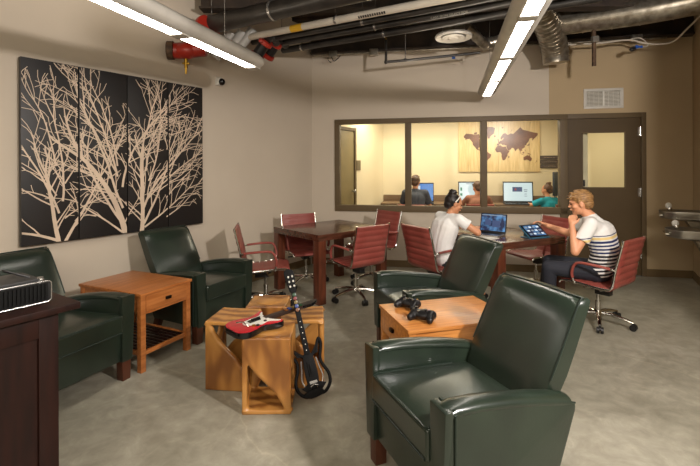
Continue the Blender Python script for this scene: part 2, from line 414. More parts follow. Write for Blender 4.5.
# left inner wall follows LD from far corner (.66,8.63)
IC = Vector((.66, 8.62, 0))
b = MB()
a0 = IC; a1 = IC-LD*2.45
b.prism([a0.to_2d(), a1.to_2d(), (a1-LN*.1).to_2d(), (a0-LN*.1+LD*.1).to_2d()], (0, 0, 2.5), (0, 0, 0), ((1, 0, 0), (0, 1, 0)))
tag(b.build('wall_inner_left', M['inner_wall'], smooth=0), kind='structure')
b = MB(); c0 = iw(.9, ND-.02, 0); 
p0 = IC-BD*.05; p1 = IC+BD*5.6
b.prism([p0.to_2d(), p1.to_2d(), (p1-BN*.1).to_2d(), (p0-BN*.1).to_2d()], (0, 0, 2.5), (0, 0, 0), ((1, 0, 0), (0, 1, 0)))
tag(b.build('wall_inner_far', M['inner_wall'], smooth=0), kind='structure')
q0 = IC+BD*3.28; q1 = bw(3.46, -.13, 0)
nn = Vector((0, 0, 1)).cross(q1-q0).normalized()*.1
b = MB(); b.prism([q0.to_2d(), q1.to_2d(), (q1+nn).to_2d(), (q0+nn).to_2d()], (0, 0, 2.5), (0, 0, 0), ((1, 0, 0), (0, 1, 0)))
tag(b.build('wall_inner_right', mat('inner_side_wall_paint', srgb(228, 220, 196), .8), smooth=0), kind='structure')
b = MB(); k0 = bw(-.4, -.121, 0); k1 = bw(5.9, -.121, 0)
b.prism([k0.to_2d(), k1.to_2d(), (IC+BD*6).to_2d(), (IC-BD*.4).to_2d()], (0, 0, .06), (0, 0, 2.46), ((1, 0, 0), (0, 1, 0)))
tag(b.build('ceiling_inner', mat('inner_ceiling_tile', srgb(238, 230, 205), .8), smooth=0), kind='structure')
# inner door on left inner wall
d2 = thing('door_2', None, None, IC-LD*1.12, LA+PI); d2['kind'] = 'structure'
b = MB(); b.box((.46, .02, 1.05), (.90, .04, 2.10), bevel=.003); b.build('door_leaf', mat('olive_door_paint', srgb(128, 112, 74), .5), d2)
b = MB(); b.box((-.025, .02, 1.08), (.05, .08, 2.16)); b.box((.945, .02, 1.08), (.05, .08, 2.16)); b.box((.46, .02, 2.13), (.92, .08, .05)); b.build('door_frame', M['bronze'], d2, smooth=0)
b = MB(); b.cap((.07, .05, 1.05), (.07, .10, 1.05), .014, .014); b.ell((.07, .105, 1.05), (.03, .02, .03)); b.build('door_knob', M['cap'], d2)
for z in (1.5,):
    b = MB(); o = IC-LD*.93+LN*.012+Vector((0, 0, 1.50)); b.box(o, (.13, .015, .18), rot=RL, bevel=.003)
    b.box(o+LN*.01+Vector((0, 0, .02)), (.09, .004, .03), rot=RL)
    tag(b.build('wall_sign', mat('bronze_plaque', srgb(110, 96, 70), .5)), 'small dark plaque on wall beside the olive inner door', 'sign')
# world map on far wall
def fw(s, out, z): return IC+BD*s+BN*out+Vector((0, 0, z))
mp = thing('world_map_panel', 'pale wooden board with brown world map behind the window glass', 'wall art', fw(1.45, 0.0, 0), BA)
# local x along BD, y into wall
MW = 1.47; z0m, z1m = 1.37, 2.36; x0m = 0
pan = []
nb = 8
for i in range(nb):
    b = MB(); w = MW/nb; b.box((x0m+w*(i+.5), -.015, (z0m+z1m)/2), (w-.002, .024, z1m-z0m), bevel=.0015)
    b.build('board', M['mapwood'], mp, smooth=20)
W0 = {
'north_america': [(-168,66),(-156,71),(-128,70),(-110,68),(-95,70),(-88,64),(-94,60),(-85,55),(-80,52),(-78,60),(-72,60),(-64,58),(-56,52),(-66,48),(-60,46),(-70,43),(-74,39),(-76,35),(-81,31),(-80,26),(-84,30),(-94,29),(-98,25),(-96,19),(-90,21),(-88,16),(-83,11),(-78,9),(-84,9),(-92,14),(-104,19),(-109,25),(-114,31),(-118,34),(-124,41),(-124,48),(-132,55),(-140,60),(-152,59),(-162,56),(-158,60),(-165,62)],
'greenland': [(-52,60),(-44,60),(-38,66),(-24,70),(-18,78),(-30,83),(-55,82),(-68,77),(-56,72),(-54,66)],
'south_america': [(-78,8),(-72,12),(-62,10),(-51,4),(-42,-3),(-35,-7),(-39,-16),(-42,-23),(-48,-27),(-54,-34),(-58,-38),(-64,-41),(-66,-47),(-69,-54),(-74,-50),(-73,-38),(-70,-20),(-77,-13),(-81,-5),(-79,2)],
'africa': [(-17,21),(-9,32),(-5,36),(10,37),(12,33),(20,31),(32,31),(37,21),(43,12),(51,12),(46,3),(40,-4),(40,-15),(35,-20),(32,-28),(25,-34),(18,-34),(14,-24),(12,-14),(13,-6),(9,3),(4,6),(-8,4),(-14,10),(-17,15)],
'eurasia': [(-9,43),(-9,37),(-2,36),(3,42),(10,44),(16,39),(20,37),(24,40),(30,37),(36,36),(35,30),(43,13),(56,18),(60,25),(66,25),(72,20),(77,8),(82,16),(90,22),(95,16),(98,9),(103,1),(101,12),(106,10),(109,13),(107,20),(113,22),(121,28),(121,37),(127,35),(129,42),(138,50),(142,58),(155,60),(156,52),(163,58),(172,62),(180,66),(180,70),(160,71),(140,73),(113,75),(100,78),(80,73),(68,69),(55,70),(42,67),(30,71),(18,69),(8,62),(8,58),(13,56),(18,60),(22,62),(22,58),(14,54),(8,54),(2,50),(-4,48),(0,45)],
'australia': [(114,-22),(122,-17),(131,-12),(136,-12),(137,-17),(142,-11),(146,-19),(153,-27),(150,-37),(143,-39),(137,-34),(129,-32),(118,-35),(115,-33)],
'britain': [(-5,50),(1,51),(-2,56),(-4,59),(-6,56),(-3,53)],
'madagascar': [(44,-16),(50,-14),(47,-25),(44,-23)],
'borneo': [(109,1),(117,7),(118,0),(113,-4)],
'sumatra': [(96,5),(104,-2),(106,-6),(100,-1)],
'java': [(106,-6),(114,-7),(114,-9),(106,-8)],
'new_guinea': [(131,-1),(141,-3),(150,-10),(140,-8)],
'japan': [(130,32),(136,34),(141,36),(142,43),(139,40),(133,36)],
'new_zealand': [(167,-46),(173,-41),(178,-38),(174,-36),(172,-41),(167,-45)],
'iceland': [(-24,65),(-18,67),(-14,65),(-19,63)],
'svalbard': [(12,78),(24,80),(18,77)], 'novaya': [(52,71),(56,73),(68,77),(60,75)],
'baffin': [(-85,73),(-70,71),(-62,66),(-72,63),(-78,68)], 'ellesmere': [(-90,77),(-65,83),(-78,78)], 'victoria': [(-118,72),(-104,73),(-104,69),(-116,69)],
'cuba': [(-84,22),(-75,20),(-78,22)], 'philippines': [(120,18),(126,8),(122,10)], 'sulawesi': [(119,-5),(124,1),(121,-2)],
}
for nm, pl in W0.items():
    b = MB()
    pts = [((lon+180)/360*1.38+x0m+.05, 1.72+.212*math.log(math.tan(PI/4+math.radians(min(lat, 79))/2))) for lon, lat in pl]
    b.prism([(x, z) for x, z in pts], (0, -.006, 0), (0, -.027, 0))
    o = b.build('continent' if len(pl) > 12 else 'island', M['mapbrown'], mp, smooth=0)
# slatted sign right of map
sg = thing('slatted_wall_sign', 'dark three-board sign right of the wooden world map', 'sign', fw(3.09, 0, 1.55), BA)
for i in range(3):
    b = MB(); b.box((0, -.012, -.08+i*.08), (.33, .02, .072), bevel=.002); b.build('board', mat('weathered_dark_wood', srgb(84, 70, 62), .6, col2=srgb(56, 46, 40), stretch=(1, 8, 8)) if i == 0 else D.materials['weathered_dark_wood'], sg)
b = MB()
for r in range(3):
    x = -.10
    while x < .10:
        l = random.uniform(.015, .04); b.box((x+l/2, -.0235, -.08+r*.08), (l, .002, .010)); x += l+.012
b.build('lettering', mat('faded_lettering', srgb(150, 135, 118), .6), sg, smooth=0)

# counter along the far wall
cs = thing('computer_counter', 'long grey-brown counter with low back panel under the world map', 'desk', fw(0, 0, 0), BA)
b = MB(); b.box((1.55, -.30, .785), (3.08, .58, .03), bevel=.004); b.build('worktop', M['deskwood'], cs)
b = MB(); b.box((1.55, -.02, .86), (3.08, .03, .12), bevel=.003); b.build('back_panel', M['deskwood'], cs)
for x in (.02, 1.0, 2.0, 2.98):
    b = MB(); b.box((x, -.30, .385), (.03, .54, .77)); b.build('support_panel', M['deskwood'], cs, smooth=0)

def screen_mat(name, kind):
    m = D.materials.new(name); m.use_nodes = True
    nt = m.node_tree; N = nt.nodes; L = nt.links; b = N['Principled BSDF']
    b.inputs['Roughness'].default_value = .2; b.inputs['Base Color'].default_value = (.02, .02, .02, 1)
    c = {'blue': srgb(30, 125, 215), 'white': srgb(215, 235, 240), 'photo': srgb(40, 90, 160)}[kind]
    b.inputs['Emission Strength'].default_value = .9
    if kind == 'photo':
        tc = N.new('ShaderNodeTexCoord'); n = N.new('ShaderNodeTexNoise'); n.inputs['Scale'].default_value = 14
        r = N.new('ShaderNodeValToRGB'); e = r.color_ramp.elements; e[0].position = .4; e[0].color = srgb(14, 34, 74); e[1].position = .62; e[1].color = srgb(90, 150, 205)
        L.new(tc.outputs['Object'], n.inputs['Vector']); L.new(n.outputs['Fac'], r.inputs['Fac']); L.new(r.outputs['Color'], b.inputs['Emission Color'])
    else: b.inputs['Emission Color'].default_value = c
    return m
SB, SW, SP = screen_mat('blue_screen', 'blue'), screen_mat('white_screen', 'white'), screen_mat('photo_screen', 'photo')
UI = emis('screen_picture', srgb(40, 70, 120), .8); UI2 = emis('screen_detail', srgb(190, 60, 50), .7); UIL = emis('screen_text', srgb(150, 165, 180), .7); UIG = emis('screen_green', srgb(60, 150, 110), .8); UIW = emis('screen_window', srgb(225, 238, 250), .9)

def laptop(name, label, loc, rz, w, d, h, tilt, smat, ui=None, group=None, basemat=None, cat='laptop'):
    # local: hinge along x at y=0, base toward -y, screen rises leaning to +y
    t = thing(name, label, cat, loc, rz, group)
    bm_ = basemat or M['black']
    b = MB(); b.box((0, -d/2, .009), (w, d, .018), bevel=.004); base = b.build('base', bm_, t)
    b = MB(); 
    for i in range(5):
        for j in range(12): b.box((-w*.43+w*.86*(j+.5)/12, -d*.12-d*.42*(i+.5)/5, .0195), (w*.86/12*.82, d*.42/5*.8, .003))
    b.build('keyboard', M['blackgloss'], base, smooth=0)
    b = MB(); b.box((0, -d*.78, .0188), (w*.3, d*.26, .001)); b.build('touchpad', M['blackgloss'], base, smooth=0)
    R = Matrix.Rotation(-tilt, 4, 'X')
    o = Vector((0, .004, .016))
    b = MB(); b.box(o+R.to_3x3() @ Vector((0, 0, h/2)), (w, .010, h), rot=R, bevel=.003); lid = b.build('lid', M['black'], t)
    b = MB(); b.box(o+R.to_3x3() @ Vector((0, -.0055, h/2+.005)), (w*.93, .002, h*.86), rot=R); b.build('screen', smat, lid, smooth=0)
    if ui:
        for (x, z, ww, hh, m_) in ui:
            b = MB(); b.box(o+R.to_3x3() @ Vector((x*w, -.0075, h/2+.005+z*h)), (ww*w, .001, hh*h), rot=R); b.build('window_graphic', m_, lid, smooth=0)
    return t
ui_blue = [(-.28, .15, .2, .35, UIW), (-.12, -.08, .1, .14, UIW), (-.28, .36, .2, .05, UIL)]
ui_w1 = [(-.38, .12, .07, .16, UIG), (-.38, -.14, .09, .12, UIG), (.12, .38, .6, .04, UIL)]
ui_w3 = [(-.02, .12, .32, .22, UI), (-.08, .12, .06, .1, UI2), (.25, .1, .12, .04, UIL), (.25, .02, .1, .04, UIL), (.25, -.1, .08, .03, UIL), (.25, -.2, .08, .03, UIL)]
def onf(px, Y): return (px-350)/434.4*Y
laptop('desktop_laptop', 'laptop with bright blue screen beside the grey-shirted person', (onf(424, 7.95), 7.98, .80), BA, .36, .22, .36, .12, SB, ui_blue, None)
laptop('desktop_laptop', 'laptop with white page open in front of brown-haired seated person', (onf(471, 7.9), 7.92, .80), BA, .44, .22, .38, .12, SW, ui_w1, None)
laptop('desktop_laptop', 'large laptop showing white web page with small picture, left of teal shirt', (onf(518.5, 7.78), 7.80, .80), BA, 0.52, .24, .38, .12, SW, ui_w3, None)
mon = thing('slim_monitor', 'dark narrow monitor with pale edge at right end of counter', 'monitor', (onf(556.5, 7.66), 7.66, .80), BA+.9)
b = MB(); b.box((0, 0, .36), (.26, .03, .42), bevel=.005); b.build('screen_housing', mat('slate_monitor_plastic', srgb(64, 70, 78), .4), mon)
b = MB(); b.box((0, .02, .10), (.05, .03, .2)); b.box((0, 0, .008), (.2, .15, .016), bevel=.004); b.build('stand', M['cap'], mon)

# ------------------------------------------------------------------ painting of bare trees on four canvases
PZ0, PZ1 = .850, 2.367
# along the wall: t from -1.765 to -.055 (off .045)
PT0, PT1 = -1.714, .02
pw = PT1-PT0; ph = PZ1-PZ0
cuts = [0, .345, .645, .905, 1]  # placeholder replaced below
# panel borders measured along the wall
cuts = [0.0, .25*pw, .5*pw, .75*pw, pw]
segs = []
def branch(x, y, ang, L, w, depth):
    n = max(2, int(L/.055)); a = ang; px_, py_ = x, y; cur = random.uniform(-.45, .45)
    pts = [(x, y, w)]
    for i in range(n):
        a += cur*.055/max(L, .1)*1.3+random.uniform(-.07, .07)
        px_ += math.cos(a)*L/n; py_ += math.sin(a)*L/n
        ww = w*(1-.5*(i+1)/n); pts.append((px_, py_, ww))
        if depth > 0 and i > 0 and random.random() < (.58 if depth > 1 else .60):
            sd = random.choice((-1, 1)); b_ = a+sd*random.uniform(.35, .8)
            branch(px_, py_, b_, min(L*random.uniform(.30, .50)*(1-.2*i/n), .28 if depth > 1 else .16), min(ww*.6, .013), depth-1)
    segs.append(pts)
    if depth > 0:
        for sd in (-1, 1):
            if depth > 1 or random.random() < .6: branch(px_, py_, a+sd*random.uniform(.12, .35), L*random.uniform(.30, .45), w*.5, depth-1)
def limbs(x, y, spec, depth=3):
    for ang, L, w, bx, by in spec:
        branch(x+bx, y+by, math.radians(ang), L, w, depth)
# left tree
limbs(.27, 0, [(98, .62, .036, 0, -.02), (60, .62, .026, .05, 0), (150, .38, .024, -.02, .02), (108, .80, .018, 0, .25), (80, .70, .018, .03, .35), (158, .36, .013, -.02, .3), (100, .55, .014, -.02, .65)], 2)
limbs(.27, .1, [(125, .5, .012, -.02, .3), (60, .5, .012, .05, .4), (40, .35, .012, .05, .1)], 2)
# second tree, thick trunk leaning left
limbs(.845, 0, [(98, .85, .058, 0, -.03), (127, .72, .026, -.03, .10), (113, .95, .024, -.03, .25), (84, .85, .022, -.03, .45), (142, .5, .018, -.04, .02), (104, .8, .020, -.08, .55), (92, .75, .016, -.08, .65), (118, .7, .015, -.1, .6)], 2)
# third tree, fanning right
limbs(1.00, 0, [(80, .70, .046, 0, -.03), (56, .75, .024, .03, .08), (70, .95, .024, .02, .22), (92, .9, .022, 0, .32), (34, .62, .018, .04, .04), (46, .75, .016, .05, .3), (62, .8, .016, .08, .5), (84, .75, .016, .05, .6)], 2)
# fine twigs toward the right border
limbs(1.28, .12, [(28, .40, .012, 0, 0), (48, .48, .012, 0, .2), (62, .5, .012, .02, .42), (42, .42, .011, .05, .6), (72, .45, .011, 0, .7), (20, .4, .011, .02, .35), (12, .35, .010, .05, .85), (30, .35, .010, .02, 1.0)], 2)
names_p = ['leftmost black canvas with one bare pale tree, nearest the room front', 'second black canvas from left with thick pale trunk leaning left', 'third black canvas with pale trunk fanning right, behind the armchair', 'rightmost narrow-looking black canvas of fine pale twigs']
for i in range(4):
    x0, x1 = cuts[i], cuts[i+1]
    pn = thing('tree_canvas', names_p[i], 'painting', lw(PT0+x0, .028, PZ0), LA, 'four-panel bare tree artwork')
    w = x1-x0-.008
    b = MB(); b.box((w/2, -.02, ph/2), (w, .04, ph), bevel=.002); b.build('canvas', M['canvas'], pn)
    b = MB(); bm = b.bm
    for pts in segs:
        for k in range(len(pts)-1):
            (ax, ay, aw), (bx, by, bw_) = pts[k], pts[k+1]
            if max(ax, bx) < x0-.05 or min(ax, bx) > x1+.05: continue
            dx, dy = bx-ax, by-ay; l = math.hypot(dx, dy) or 1; nx, ny = -dy/l, dx/l
            ext = .12
            aw = max(aw, .0050); bw_ = max(bw_, .0050)
            q = [(ax-dx*ext+nx*aw/2, ay-dy*ext+ny*aw/2), (bx+dx*ext+nx*bw_/2, by+dy*ext+ny*bw_/2), (bx+dx*ext-nx*bw_/2, by+dy*ext-ny*bw_/2), (ax-dx*ext-nx*aw/2, ay-dy*ext-ny*aw/2)]
            jit = -.0415-random.random()*.0012
            bm.faces.new([bm.verts.new((p[0]-x0, jit, p[1])) for p in q])
    for co_, no in (((.004, 0, 0), (-1, 0, 0)), ((w-.004, 0, 0), (1, 0, 0)), ((0, 0, .004), (0, 0, -1)), ((0, 0, ph-.006), (0, 0, 1))):
        bmesh.ops.bisect_plane(bm, geom=bm.verts[:]+bm.edges[:]+bm.faces[:], plane_co=co_, plane_no=no, clear_outer=True)
    b.build('bare_tree_silhouette', M['birch'], pn, smooth=0, recalc=False)

# security camera on left wall
sc_ = thing('security_camera', 'small white round security camera on wall right of tree artwork', 'camera', lw(.285, 0, 2.49), LA)
b = MB(); b.box((0, -.015, 0), (.09, .03, .09), bevel=.008); b.build('mount', M['white'], sc_)
b = MB(); b.ell((.012, -.05, -.005), (.042, .042, .042)); b.build('dome', M['blackgloss'], sc_)
b = MB(); b.ell((.008, -.032, 0), (.05, .03, .05)); b.build('shell', M['white'], sc_)

# ------------------------------------------------------------------ armchairs
def make_armchair():
    W = .353; ws = .104
    t = thing('armchair', '', 'armchair')
    # y forward = +, front plane y=0, back at -0.87
    for s in (-1, 1):
        # arm: side outline extruded across width
        prof = [(-.02, .15), (-.02, .572), (-.06, .576), (-.20, .566), (-.34, .548), (-.50, .520), (-.62, .496), (-.655, .484), (-.652, .455), (-.53, .15)]
        b = MB(); b.prism(prof, (ws-.012, 0, 0), (s*W-(ws-.006 if s > 0 else -.006), 0, 0), ((0, 1, 0), (0, 0, 1)), bevel=.014)
        arm = b.build('arm', M['green'], t, smooth=50)
        b = MB(); b.tube([(s*(W-ws*.5), y, z) for y, z in ((-.022, .562), (-.06, .570), (-.16, .567), (-.30, .552), (-.44, .530), (-.56, .506), (-.63, .488))], [.049, .050, .050, .050, .050, .049, .046], 20, flat=.55)
        b.build('arm_pad', M['green'], arm, smooth=60)
        # front facing slab, narrower at foot
        xo = s*W; xi = s*(W-ws)
        pts = [(xi*1.0, .14), (s*(W-.022), .14), (xo, .585), (xi, .590)]
        b = MB(); b.prism(pts, (0, .035, 0), (0, -.035, 0), bevel=.008)
        b.build('front_facing', M['green'], arm, smooth=50)
        b = MB()
        b.tube([(s*(W-.004), -.045, .16), (s*(W-.001), -.045, .57)], .005, 8)
        b.tube([(xi, -.045, .585), (xo-s*.01, -.045, .582)], .005, 8)
        b.tube([(s*(W-.012), y, z+.001) for y, z in prof[2:8]], .004, 8)
        b.build('piping', M['piping'], arm)
        b = MB(); b.prism([(-.03, 0), (.03, 0), (.036, .16), (-.036, .16)], (0, .06, 0), (s*(W-.055), -.08, 0), bevel=.004)
        b.build('leg', M['legwood'], t)
        b = MB(); b.prism([(-.60, 0), (-.545, 0), (-.48, .17), (-.55, .17)], (.05, 0, 0), (s*(W-.06)-.025, 0, 0), ((0, 1, 0), (0, 0, 1)), bevel=.004)
        b.build('leg', M['legwood'], t)
    wi = (W-ws)*2
    b = MB(); b.box((0, -.290, .245), (wi+.01, .54, .20), bevel=.012); b.build('seat_base', M['green'], t, smooth=50)
    # seat cushion, crowned
    def crown(bm, cx_, sx, sy, h_, y0, z0):
        pass
    b = MB()
    n = 14; sx = wi-.006; sy = .56
    def top(u, v):
        x = (u-.5)*sx; y = -.0-sy*v+.012
        e = min(u, 1-u)*2; g = min(v, 1-v)*2
        k = (1-(1-min(1, e*3.2))**2)*(1-(1-min(1, g*3.2))**2)
        return Vector((x, y, .470-.03*v+.012*k+.010*math.sin(PI*u)*math.sin(PI*v)))
    b.grid(top, n, n)
    b.grid(lambda u, v: Vector(((u-.5)*sx, .012-sy*v, .345)), n, n)
    for (f0) in (0, 1):
        b.grid(lambda u, v: Vector(((f0-.5)*sx, .012-sy*u, .345+(.125-.03*u)*v)), n, 1)
        b.grid(lambda u, v: Vector(((u-.5)*sx, .012-sy*f0, .345+(.125-.03*f0)*v)), n, 1)
    cu = b.build('seat_cushion', M['green'], t, smooth=60, weld=True)
    m_ = cu.modifiers.new('round', 'BEVEL'); m_.width = .012; m_.segments = 3; m_.limit_method = 'ANGLE'; m_.angle_limit = .9
    b = MB(); x = sx/2; yy = .014
    b.tube([(-x+.012, -sy*.8, .450), (-x+.006, -.02, .471), (-x+.02, yy-.003, .470), (x-.02, yy-.003, .470), (x-.006, -.02, .471), (x-.012, -sy*.8, .450)], .004, 8)
    b.tube([(-x+.012, yy, .352), (x-.012, yy, .352)], .005, 8)
    b.build('piping', M['piping'], cu)
    # backrest: lofted slab
    rows = [(.16, -.47, -.535, .245), (.34, -.53, -.62, .247), (.44, -.545, -.655, .252), (.55, -.595, -.715, .262), (.66, -.655, -.768, .264), (.77, -.715, -.822, .262), (.835, -.752, -.856, .260), (.868, -.778, -.868, .257), (.880, -.803, -.860, .250)]
    b = MB(); rings = []
    for z, yf, yb, hw in rows:
        ring = []; m = 10
        d_ = (yf-yb)
        cr_ = .02 if .45 < z < .86 else .004
        for k in range(m+1):
            u = -1+2*k/m; ring.append((hw*u*(.985 if abs(u) == 1 else 1), yf+cr_*(1-u*u)-(.012 if abs(u) == 1 else 0), z-.006*u*u*(1 if z > .86 else 0)))
        for k in range(m+1):
            u = 1-2*k/m; ring.append((hw*u*(.985 if abs(u) == 1 else 1), yb+(.010 if abs(u) == 1 else 0), z-.006*u*u*(1 if z > .86 else 0)))
        rings.append([b.bm.verts.new(p) for p in ring])
    for i in range(len(rings)-1):
        q = len(rings[i])
        for k in range(q): b.bm.faces.new((rings[i][k], rings[i][(k+1) % q], rings[i+1][(k+1) % q], rings[i+1][k]))
    b.bm.faces.new(rings[0]); b.bm.faces.new(rings[-1])
    bk = b.build('backrest', M['green'], t, smooth=60)
    b = MB()
    for s in (-1, 1): b.tube([(s*hw*.99, yf-.012, z) for z, yf, yb, hw in rows[3:]], .0045, 8)
    b.tube([(-.257, -.812, .879), (0, -.812, .884), (.257, -.812, .879)], .0045, 8)
    b.build('piping', M['piping'], bk)
    return t
ac = make_armchair()
AP = [((.205, 1.888), 1.963, 'dark green leather armchair in the foreground, largest one, back to the camera side'),
      ((.298, 3.367), 1.871, 'dark green leather armchair behind the table holding the game controllers'),
      ((-1.106, 3.893), -2.048, 'dark green leather armchair against the wall under the right end of the tree artwork'),
      ((-1.659, 2.745), -1.97, 'dark green leather armchair at far left, partly behind the espresso cabinet')]
for i, (p, a, lb) in enumerate(AP):
    o = ac if i == 0 else dup(ac)
    o.location = (p[0], p[1], 0); o.rotation_euler.z = a; tag(o, lb, 'armchair', 'green leather armchairs')

# ------------------------------------------------------------------ end tables
def end_table(label, loc, rz, m, flip):
    # local: x = drawer edge (width .484), y = depth .70 ; flip -> drawer face on x=0 side with roles swapped
    t = thing('end_table', label, 'side table', (loc[0], loc[1], 0), rz, 'wooden end tables')
    w, d, h = .484, .70, .571
    def P(x, y): return (x, y) if not flip else (y, x)
    def S(a, b_, c): return (a, b_, c) if not flip else (b_, a, c)
    def bx(name, x, y, z, sx, sy, sz, mm=m, par=t, bev=.003):
        b = MB(); X, Y = P(x, y); b.box((X, Y, z), S(sx, sy, sz), bevel=bev); return b.build(name, mm, par)
    bx('tabletop', w/2, d/2, h-.011, w, d, .022, bev=.004)
    for x in (.03, w-.03):
        for y in (.03, d-.03): bx('leg', x, y, (h-.022)/2, .042, .042, h-.022)
    bx('side_apron', .022, d/2, h-.022-.06, .018, d-.10, .12); bx('side_apron', w-.022, d/2, h-.082, .018, d-.10, .12)
    bx('rear_apron', w/2, d-.022, h-.082, w-.10, .018, .12)
    dw = bx('drawer', w/2, .016, h-.082, w-.104, .022, .115)
    b = MB(); X, Y = P(w/2, -.006); b.box((X, Y, h-.082), S(.045, .018, .022), bevel=.004); b.build('drawer_knob', M['knob'], dw)
    bx('drawer_rail', w/2, .02, h-.150, w-.10, .02, .014)
    for x in (.03, w-.03): bx('stretcher', x, d/2, .13, .02, d-.10, .03)
    for y in (.03, d-.03): bx('stretcher', w/2, y, .13, w-.10, .02, .03)
    for i in range(9): bx('shelf_slat', .065+i*(w-.13)/8, d/2, .138, .022, d-.08, .010, M['espresso'], bev=0)
    return t
end_table('orange-brown wooden end table with drawer between the two armchairs by the left wall', (-1.498, 3.10), 1.126, M['cherry'], False)
end_table('honey oak end table with game controllers on top between the front armchairs', (.318, 2.395), .275, M['oak'], True)

# ------------------------------------------------------------------ square dark tables
def square_table(label, loc, rz, w, d):
    t = thing('square_table', label, 'table', (loc[0], loc[1], 0), rz, 'dark wooden square tables')
    b = MB(); b.box((w/2, d/2, .715), (w, d, .07), bevel=.004); b.build('tabletop', M['mahog'], t)
    for x in (.05, w-.05):
        for y in (.05, d-.05):
            b = MB(); b.box((x, y, .34), (.098, .098, .68), bevel=.003); b.build('leg', MLEG, t)
    return t
MLEG = mat('red_brown_table_leg', srgb(104, 54, 34), .3, col2=srgb(74, 36, 22), nscale=3, stretch=(10, 10, 1.2), coat=.3)
square_table('dark wooden square table in the left corner, empty top, ringed by red chairs', (-.336, 4.61), .72, 1.04, .905)
square_table('dark wooden square table on the right with laptop and tablet on it', (1.39, 4.09), .434, .905, 1.04)

# ------------------------------------------------------------------ red office chairs
def make_office_chair():
    t = thing('office_chair', '', 'chair')
    prof = spline([(0, .245, .395), (0, .225, .418), (0, .12, .425), (0, -.05, .410), (0, -.16, .405), (0, -.205, .425), (0, -.225, .48), (0, -.245, .60), (0, -.275, .72), (0, -.305, .845)], 14)
    # cumulative length for ribs
    ls = [0]
    for i in range(1, len(prof)): ls.append(ls[-1]+(prof[i]-prof[i-1]).length)
    split = 14*5+4
    def ribbed(i0, i1, name):
        b = MB(); hw = .225; rings = []
        for i in range(i0, i1+1):
            p = prof[i]; tg = (prof[min(i+1, len(prof)-1)]-prof[max(i-1, 0)]).normalized()
            nrm = Vector((0, tg.z, -tg.y))  # toward below/behind
            rib = .010*abs(math.sin(PI*ls[i]/.066))**.5
            th = .008+rib
            ring = []
            for u in (-1, -.95, -.5, 0, .5, .95, 1):
                ring.append(b.bm.verts.new(p+Vector((hw*u, 0, 0))-nrm*th*(1 if abs(u) < 1 else .3)))
            for u in (1, .95, .5, 0, -.5, -.95, -1):
                ring.append(b.bm.verts.new(p+Vector((hw*u, 0, 0))+nrm*th*(.7 if abs(u) < 1 else .3)))
            rings.append(ring)
        for i in range(len(rings)-1):
            q = len(rings[i])
            for k in range(q): b.bm.faces.new((rings[i][k], rings[i][(k+1) % q], rings[i+1][(k+1) % q], rings[i+1][k]))
        b.bm.faces.new(rings[0]); b.bm.faces.new(rings[-1])
        return b.build(name, M['red'], t, smooth=60)
    ribbed(0, split, 'seat'); ribbed(split, len(prof)-1, 'backrest')
    for s in (-1, 1):
        b = MB(); b.tube([p+Vector((s*.232, 0, 0)) for p in prof[::3]]+[prof[-1]+Vector((s*.232, -.002, .012))], .0105, 10)
        b.build('side_frame', M['chrome'], t)
        path = spline([(s*.238, .10, .41), (s*.262, .115, .50), (s*.268, .09, .585), (s*.266, .04, .615), (s*.264, -.10, .612), (s*.255, -.21, .60), (s*.236, -.248, .585)], 6)
        b = MB(); b.tube(path, .009, 10, up=(1, 0, 0)); ar = b.build('armrest', M['chrome'], t)
        b = MB(); b.tube(path[4:-6], .0125, 10, flat=1.25, up=(1, 0, 0)); b.build('arm_pad', M['red'], ar)
    b = MB(); b.tube([(-.23, .02, .395), (.23, .02, .395)], .010, 8); b.tube([(-.23, -.12, .39), (.23, -.12, .39)], .010, 8); b.build('cross_bar', M['chrome'], t)
    b = MB(); b.box((0, -.03, .362), (.14, .24, .05), taper=.6, bevel=.008); b.box((0, -.05, .325), (.075, .13, .05), bevel=.008); b.tube([(.05, 0, .36), (.2, .02, .355)], .006, 8); b.box((.215, .022, .355), (.05, .025, .01)); b.build('tilt_mechanism', M['black'], t)
    b = MB(); b.tube([(0, 0, .20), (0, 0, .34)], .014, 14); b.tube([(0, 0, .10), (0, 0, .22)], .025, 16); b.build('gas_column', M['chrome'], t)
    b = MB(); b.lathe([(.0, .075), (.045, .075), (.05, .10), (.035, .125), (0, .13)]); b.build('base_hub', M['chrome'], t)
    for k in range(5):
        a = 2*PI*k/5+.3; c, s_ = math.cos(a), math.sin(a)
        b = MB(); b.tube([(c*.03, s_*.03, .105), (c*.12, s_*.12, .103), (c*.22, s_*.22, .085), (c*.285, s_*.285, .068)], [.024, .021, .017, .014], 10, flat=.8)
        b.build('leg', M['chrome'], t)
        b = MB(); ct = Vector((c*.285, s_*.285, 0)); ax = Vector((-s_, c, 0))
        for q in (-1, 1):
            b.tube([ct+ax*(q*.006)+Vector((0, 0, .029)), ct+ax*(q*.027)+Vector((0, 0, .029))], .029, 16)
        b.tube([ct+Vector((0, 0, .03)), ct+Vector((0, 0, .07))], .008, 8)
        b.ell(ct+Vector((0, 0, .038)), (.018, .018, .018))
        b.build('caster', M['black'], t)
    return t
oc = make_office_chair()
def face(fx, fy): return math.atan2(fy, fx)-PI/2
